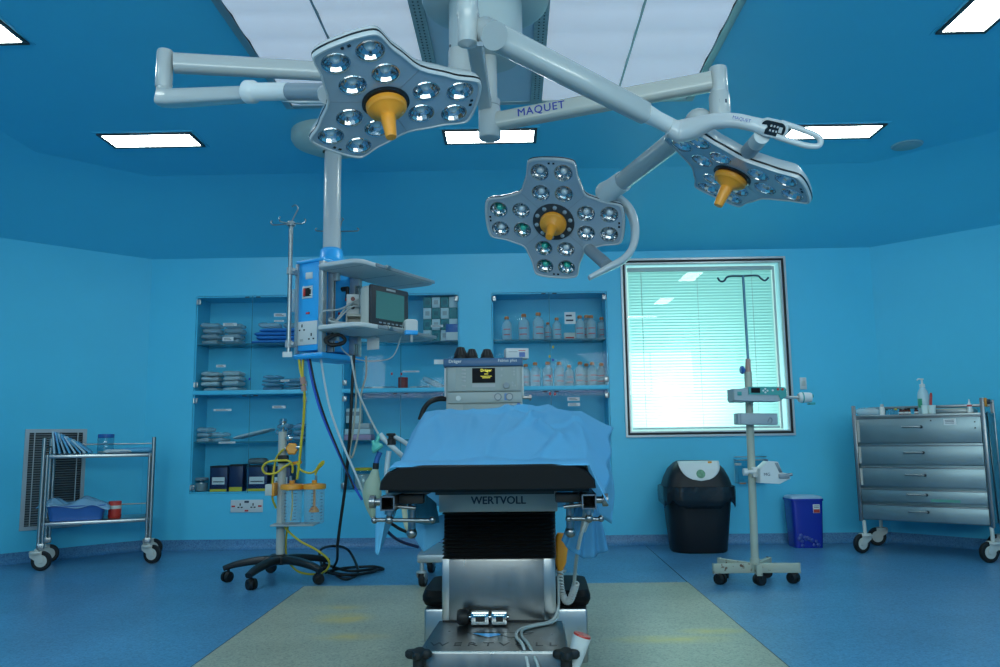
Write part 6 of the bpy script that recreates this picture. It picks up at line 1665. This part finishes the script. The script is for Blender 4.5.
# lower pump
c = P(771, 472, iy - .02)
lp2 = thing('drip_pump', 'white angular pump with a small grey screen clamped low on the infusion stand', 'infusion pump', c)
def pq(px, py): q = P(px, py, iy - .05); return V((q.x, q.z))
out_ = [pq(757, 482.5), pq(757, 468.5), pq(765, 461), pq(774.5, 461.5), pq(779.5, 473), pq(785, 473), pq(787, 478), pq(776, 483.5)]
b = MB(); b.prism([V((p.x, p.y)) for p in out_], iy - .12, iy - .005, M=RX(90) @ Matrix.Scale(-1, 4, (0, 0, 1)), ch=.004); b.build('housing', m_whitematte, lp2)
b = MB(); a_, b_, c2_, d2_ = pq(771, 462.5), pq(774, 462.5), pq(778.8, 472), pq(775.5, 472)
b.quad(*[(p.x, iy - .1215, p.y) for p in (a_, b_, c2_, d2_)]); b.build('screen', m_grey, lp2, solid=.002)
a_ = pq(763.5, 474)
lettering('MG', .028, frame((a_.x, iy - .1215, a_.y), (1, 0, 0), (0, 0, 1), (0, -1, 0)), m_print, lp2)
a_ = pq(782, 475)
b = MB(); b.box(a_.x - .045, a_.x + .02, iy - .135, iy - .10, a_.y - .018, a_.y + .012, .004); b.cyl((a_.x + .02, iy - .12, a_.y + .004), (a_.x + .04, iy - .12, a_.y + .006), .010, n=10); b.build('clip', m_grey, lp2)
a_ = pq(748, 472)
b = MB(); b.cyl((a_.x - .02, iy - .05, a_.y), (a_.x + .05, iy - .05, a_.y), .012, n=12); b.cyl((a_.x - .03, iy - .05, a_.y), (a_.x - .005, iy - .05, a_.y), .024, n=14); b.box(a_.x + .03, a_.x + .075, iy - .055, iy + .03, a_.y - .035, a_.y + .03, .005); b.build('pole_clamp', m_whitematte, lp2)
# clear holder on the wall behind
a_, b_ = P(735.5, 483, D - .02), P(764, 456, D - .02)
wh = thing('wall_holder', 'clear plastic holder on the wall behind the infusion stand', 'holder', ((a_.x + b_.x) / 2, D, a_.z))
b = MB(); b.box(a_.x, b_.x, D - .12, D - .118, a_.z, b_.z - .03); b.box(a_.x, a_.x + .003, D - .12, D, a_.z, b_.z - .03); b.box(b_.x - .003, b_.x, D - .12, D, a_.z, b_.z - .03); b.box(a_.x, b_.x, D - .12, D, a_.z, a_.z + .004); b.build('clear_box', m_jar, wh)
b = MB(); b.tube([(a_.x, D - .01, b_.z - .03), (a_.x, D - .12, b_.z - .03), (b_.x, D - .12, b_.z - .03), (b_.x, D - .01, b_.z - .03)], .005, k=1); b.tube([(a_.x, D - .01, b_.z - .005), (a_.x + .02, D - .1, b_.z - .003), (b_.x - .02, D - .1, b_.z - .003), (b_.x, D - .01, b_.z - .005)], .004, k=3); b.build('wire_rim', m_tube, wh)
b = MB(); b.box(a_.x - .02, a_.x + .03, D - .13, D - .09, b_.z - .075, b_.z - .055, .004); b.mat(1); b.box(a_.x + .01, a_.x + .06, D - .125, D - .12, a_.z - .004, a_.z + .008); b.build('hook', [m_lgrey, mat('rusty_edge', (.3, .14, .06, 1), .6)], wh)

# ------------------------------------------------------------------ pedal bin and sharps box
c = PZ(700, 551.5, 0); bx_, by_ = c.x, c.y + .05
tb_ = thing('waste_bin', 'tall black swing-top waste bin with a white flap under the window', 'waste bin', (bx_, by_, 0))
m_bin = mat('bin_black', (.010, .011, .013, 1), .4, spec=.35)
k_ = by_ / F_PX
def bz(py): return P(700, py, by_).z
BM = T(bx_, by_, 0)
zr = bz(487); zt5 = bz(460.5)
b = MB(BM); rg = []
for z, w, d in ((0, .44, .34), (.012, .455, .355), (zr * .5, .50, .40), (zr - .01, .545, .445), (zr - .01, .575, .475), (zr + .012, .575, .475)): rg.append([V((p.x, p.y, z)) for p in rrect(w, d, .15, 7)])
b.rings(rg); b.build('bin_body', m_bin, tb_, angle=50)
b = MB(BM); rg = []
H5 = zt5 - zr
for f, w, d in ((0, .535, .44), (.35, .495, .41), (.7, .43, .35), (.93, .345, .27), (1, .30, .22)): rg.append([V((p.x, p.y, zr + .013 + (H5 - .013) * f)) for p in rrect(w, d, .11, 7)])
b.rings(rg); b.build('lid', m_bin, tb_, angle=50)
# white swing flap lying on the sloping front of the lid
def flap(u, v):
    t = v; x = (u - .5) * 2
    half = .168 * math.sqrt(max(0, 1 - (1 - t) ** 2.4)) if t < 1 else .168
    f = .24 + .765 * t
    # front depth of the lid at height fraction f
    ks = ((0, .44), (.35, .41), (.7, .35), (.93, .27), (1, .22)); d = .22
    for (fa, da), (fb, db) in zip(ks, ks[1:]):
        if fa <= f <= fb: d = da + (db - da) * (f - fa) / (fb - fa)
    return V((x * half, -d / 2 - .005, zr + .013 + (H5 - .013) * min(f, 1.0)))
b = MB(BM); b.grid(flap, 16, 14); fl = b.build('swing_flap', m_label, tb_, solid=.003)
b = MB(BM); q = flap(.5, .35)
b.lathe([(.001, .0), (.036, 0), (.034, .002), (.001, .0025)], T(q.x, q.y - .006, q.z) @ RX(75) , 20); b.build('round_sticker', mat('sticker_mixed', (.12, .30, .18, 1), .5, noise=.8, scale=45), fl)
b = MB(BM); q = flap(.78, .9); b.box(q.x - .02, q.x + .012, q.y - .004, q.y - .002, q.z - .018, q.z + .012); b.build('small_sticker', m_orange, fl)
# liner folded over the rim
rn2 = random.Random(8)
prof_ = rrect(.585, .485, .15, 16)
def lin_(frac, z, amp):
    out = []; n_ = len(prof_)
    for i, p in enumerate(prof_):
        a = 2 * PI * i / n_
        f = 1 + amp * (.5 * math.sin(9 * a) + .35 * math.sin(17 * a + 1) + .3 * math.sin(29 * a + 2))
        out.append(V((p.x * frac * f, p.y * frac * f, z + .028 * amp / .03 * math.sin(5 * a + .6) * (1 if amp > .02 else 0) + .012 * math.sin(13 * a) * (amp > .02))))
    return out
b = MB(BM); b.rings([lin_(.97, zr + .016, .004), lin_(1.005, zr + .014, .006), lin_(1.01, zr - .03, .014), lin_(1.0, zr - .085, .020), lin_(.985, zr - .125, .026)], False, False)
b.build('bin_liner', mat('liner_black', (.012, .013, .015, 1), .24, spec=.6, bump=.6, bscale=14), tb_, angle=70, solid=.0015)

a_, b_ = PZ(791.5, 543.5, 0), PZ(827.5, 545, 0)
sw_ = .262
sM = T(P(810, 530, 6.74).x, 6.865, 0)
sh = thing('sharps_bin', 'square deep blue sharps container with a clear lid on the floor', 'sharps container', sM @ V((0, 0, 0)))
zsh = P(808, 499, 6.74).z
m_trans = mat('sharps_blue', (.012, .03, .33, 1), .25)
b = MB(sM); b.rings([[V((p.x, p.y, z)) for p in rrect(w, w * .85, .03, 4)] for z, w in ((.0, sw_ * .88), (.01, sw_ * .90), (zsh - .02, sw_ * 1.0), (zsh - .018, sw_ * 1.05), (zsh, sw_ * 1.05))]); b.build('container', m_trans, sh)
b = MB(sM); b.rings([[V((p.x, p.y, z)) for p in rrect(w, w * .85, .04, 4)] for z, w in ((zsh, sw_ * 1.03), (zsh + .014, sw_ * 1.0), (zsh + .022, sw_ * .90), (zsh + .026, sw_ * .6))]); b.build('lid', film('lid_clear', (.40, .58, .75, 1), .85, .3), sh)
yl = -sw_ * .85 / 2 * .985
b = MB(sM); b.box(.040, .095, yl - .008, yl - .004, zsh - .115, zsh - .045); lb = b.build('warning_label', m_label, sh)
b = MB(sM); b.box(.042, .093, yl - .0092, yl - .008, zsh - .113, zsh - .085); b.build('red_field', m_red, lb)
b = MB(sM)
for k in range(2): b.box(.047, .088, yl - .0092, yl - .008, zsh - .060 - k * .012, zsh - .056 - k * .012)
b.build('label_print', m_print, lb)
b = MB(sM)
rn3 = random.Random(12)
for k in range(16):
    x, z = rn3.uniform(-.085, .085), rn3.uniform(.02, .10); b.sphere((x, yl + .004, z), rn3.uniform(.012, .02), (1, .35, 1), 8, 6)
b.build('contents_bulge', mat('contents_blue', (.025, .06, .30, 1), .3), sh)
# ------------------------------------------------------------------ light and output
w = bpy.data.worlds.new('outdoors'); scene.world = w; w.use_nodes = True
bg = w.node_tree.nodes['Background']; bg.inputs['Color'].default_value = (.55, .95, .88, 1); bg.inputs['Strength'].default_value = 1.0
def area(name, loc, target, sx, sy, power, c):
    ld = bpy.data.lights.new(name, 'AREA'); ld.shape = 'RECTANGLE'; ld.size = sx; ld.size_y = sy; ld.energy = power; ld.color = c
    o = bpy.data.objects.new(name, ld); col.objects.link(o); o.location = loc
    d = V(target) - V(loc); o.rotation_euler = d.to_track_quat('-Z', 'Y').to_euler(); return o
area('daylight_through_window', (1.45, D + .65, 1.15), (1.45, D, 1.3), .9, .6, 22, (.92, 1, .98))
area('added_fill_behind_camera', (.3, FRONT + .12, 2.15), (.3, 4, 2.9), 6.5, .85, 132, (.88, 1, .96))  # added soft lamp out of view, brightens the lamp arms; no window there
scene.view_settings.view_transform = 'Standard'; scene.view_settings.look = 'None'
scene.view_settings.gamma = 1; scene.view_settings.use_curve_mapping = False
scene.view_settings.exposure = 0.0
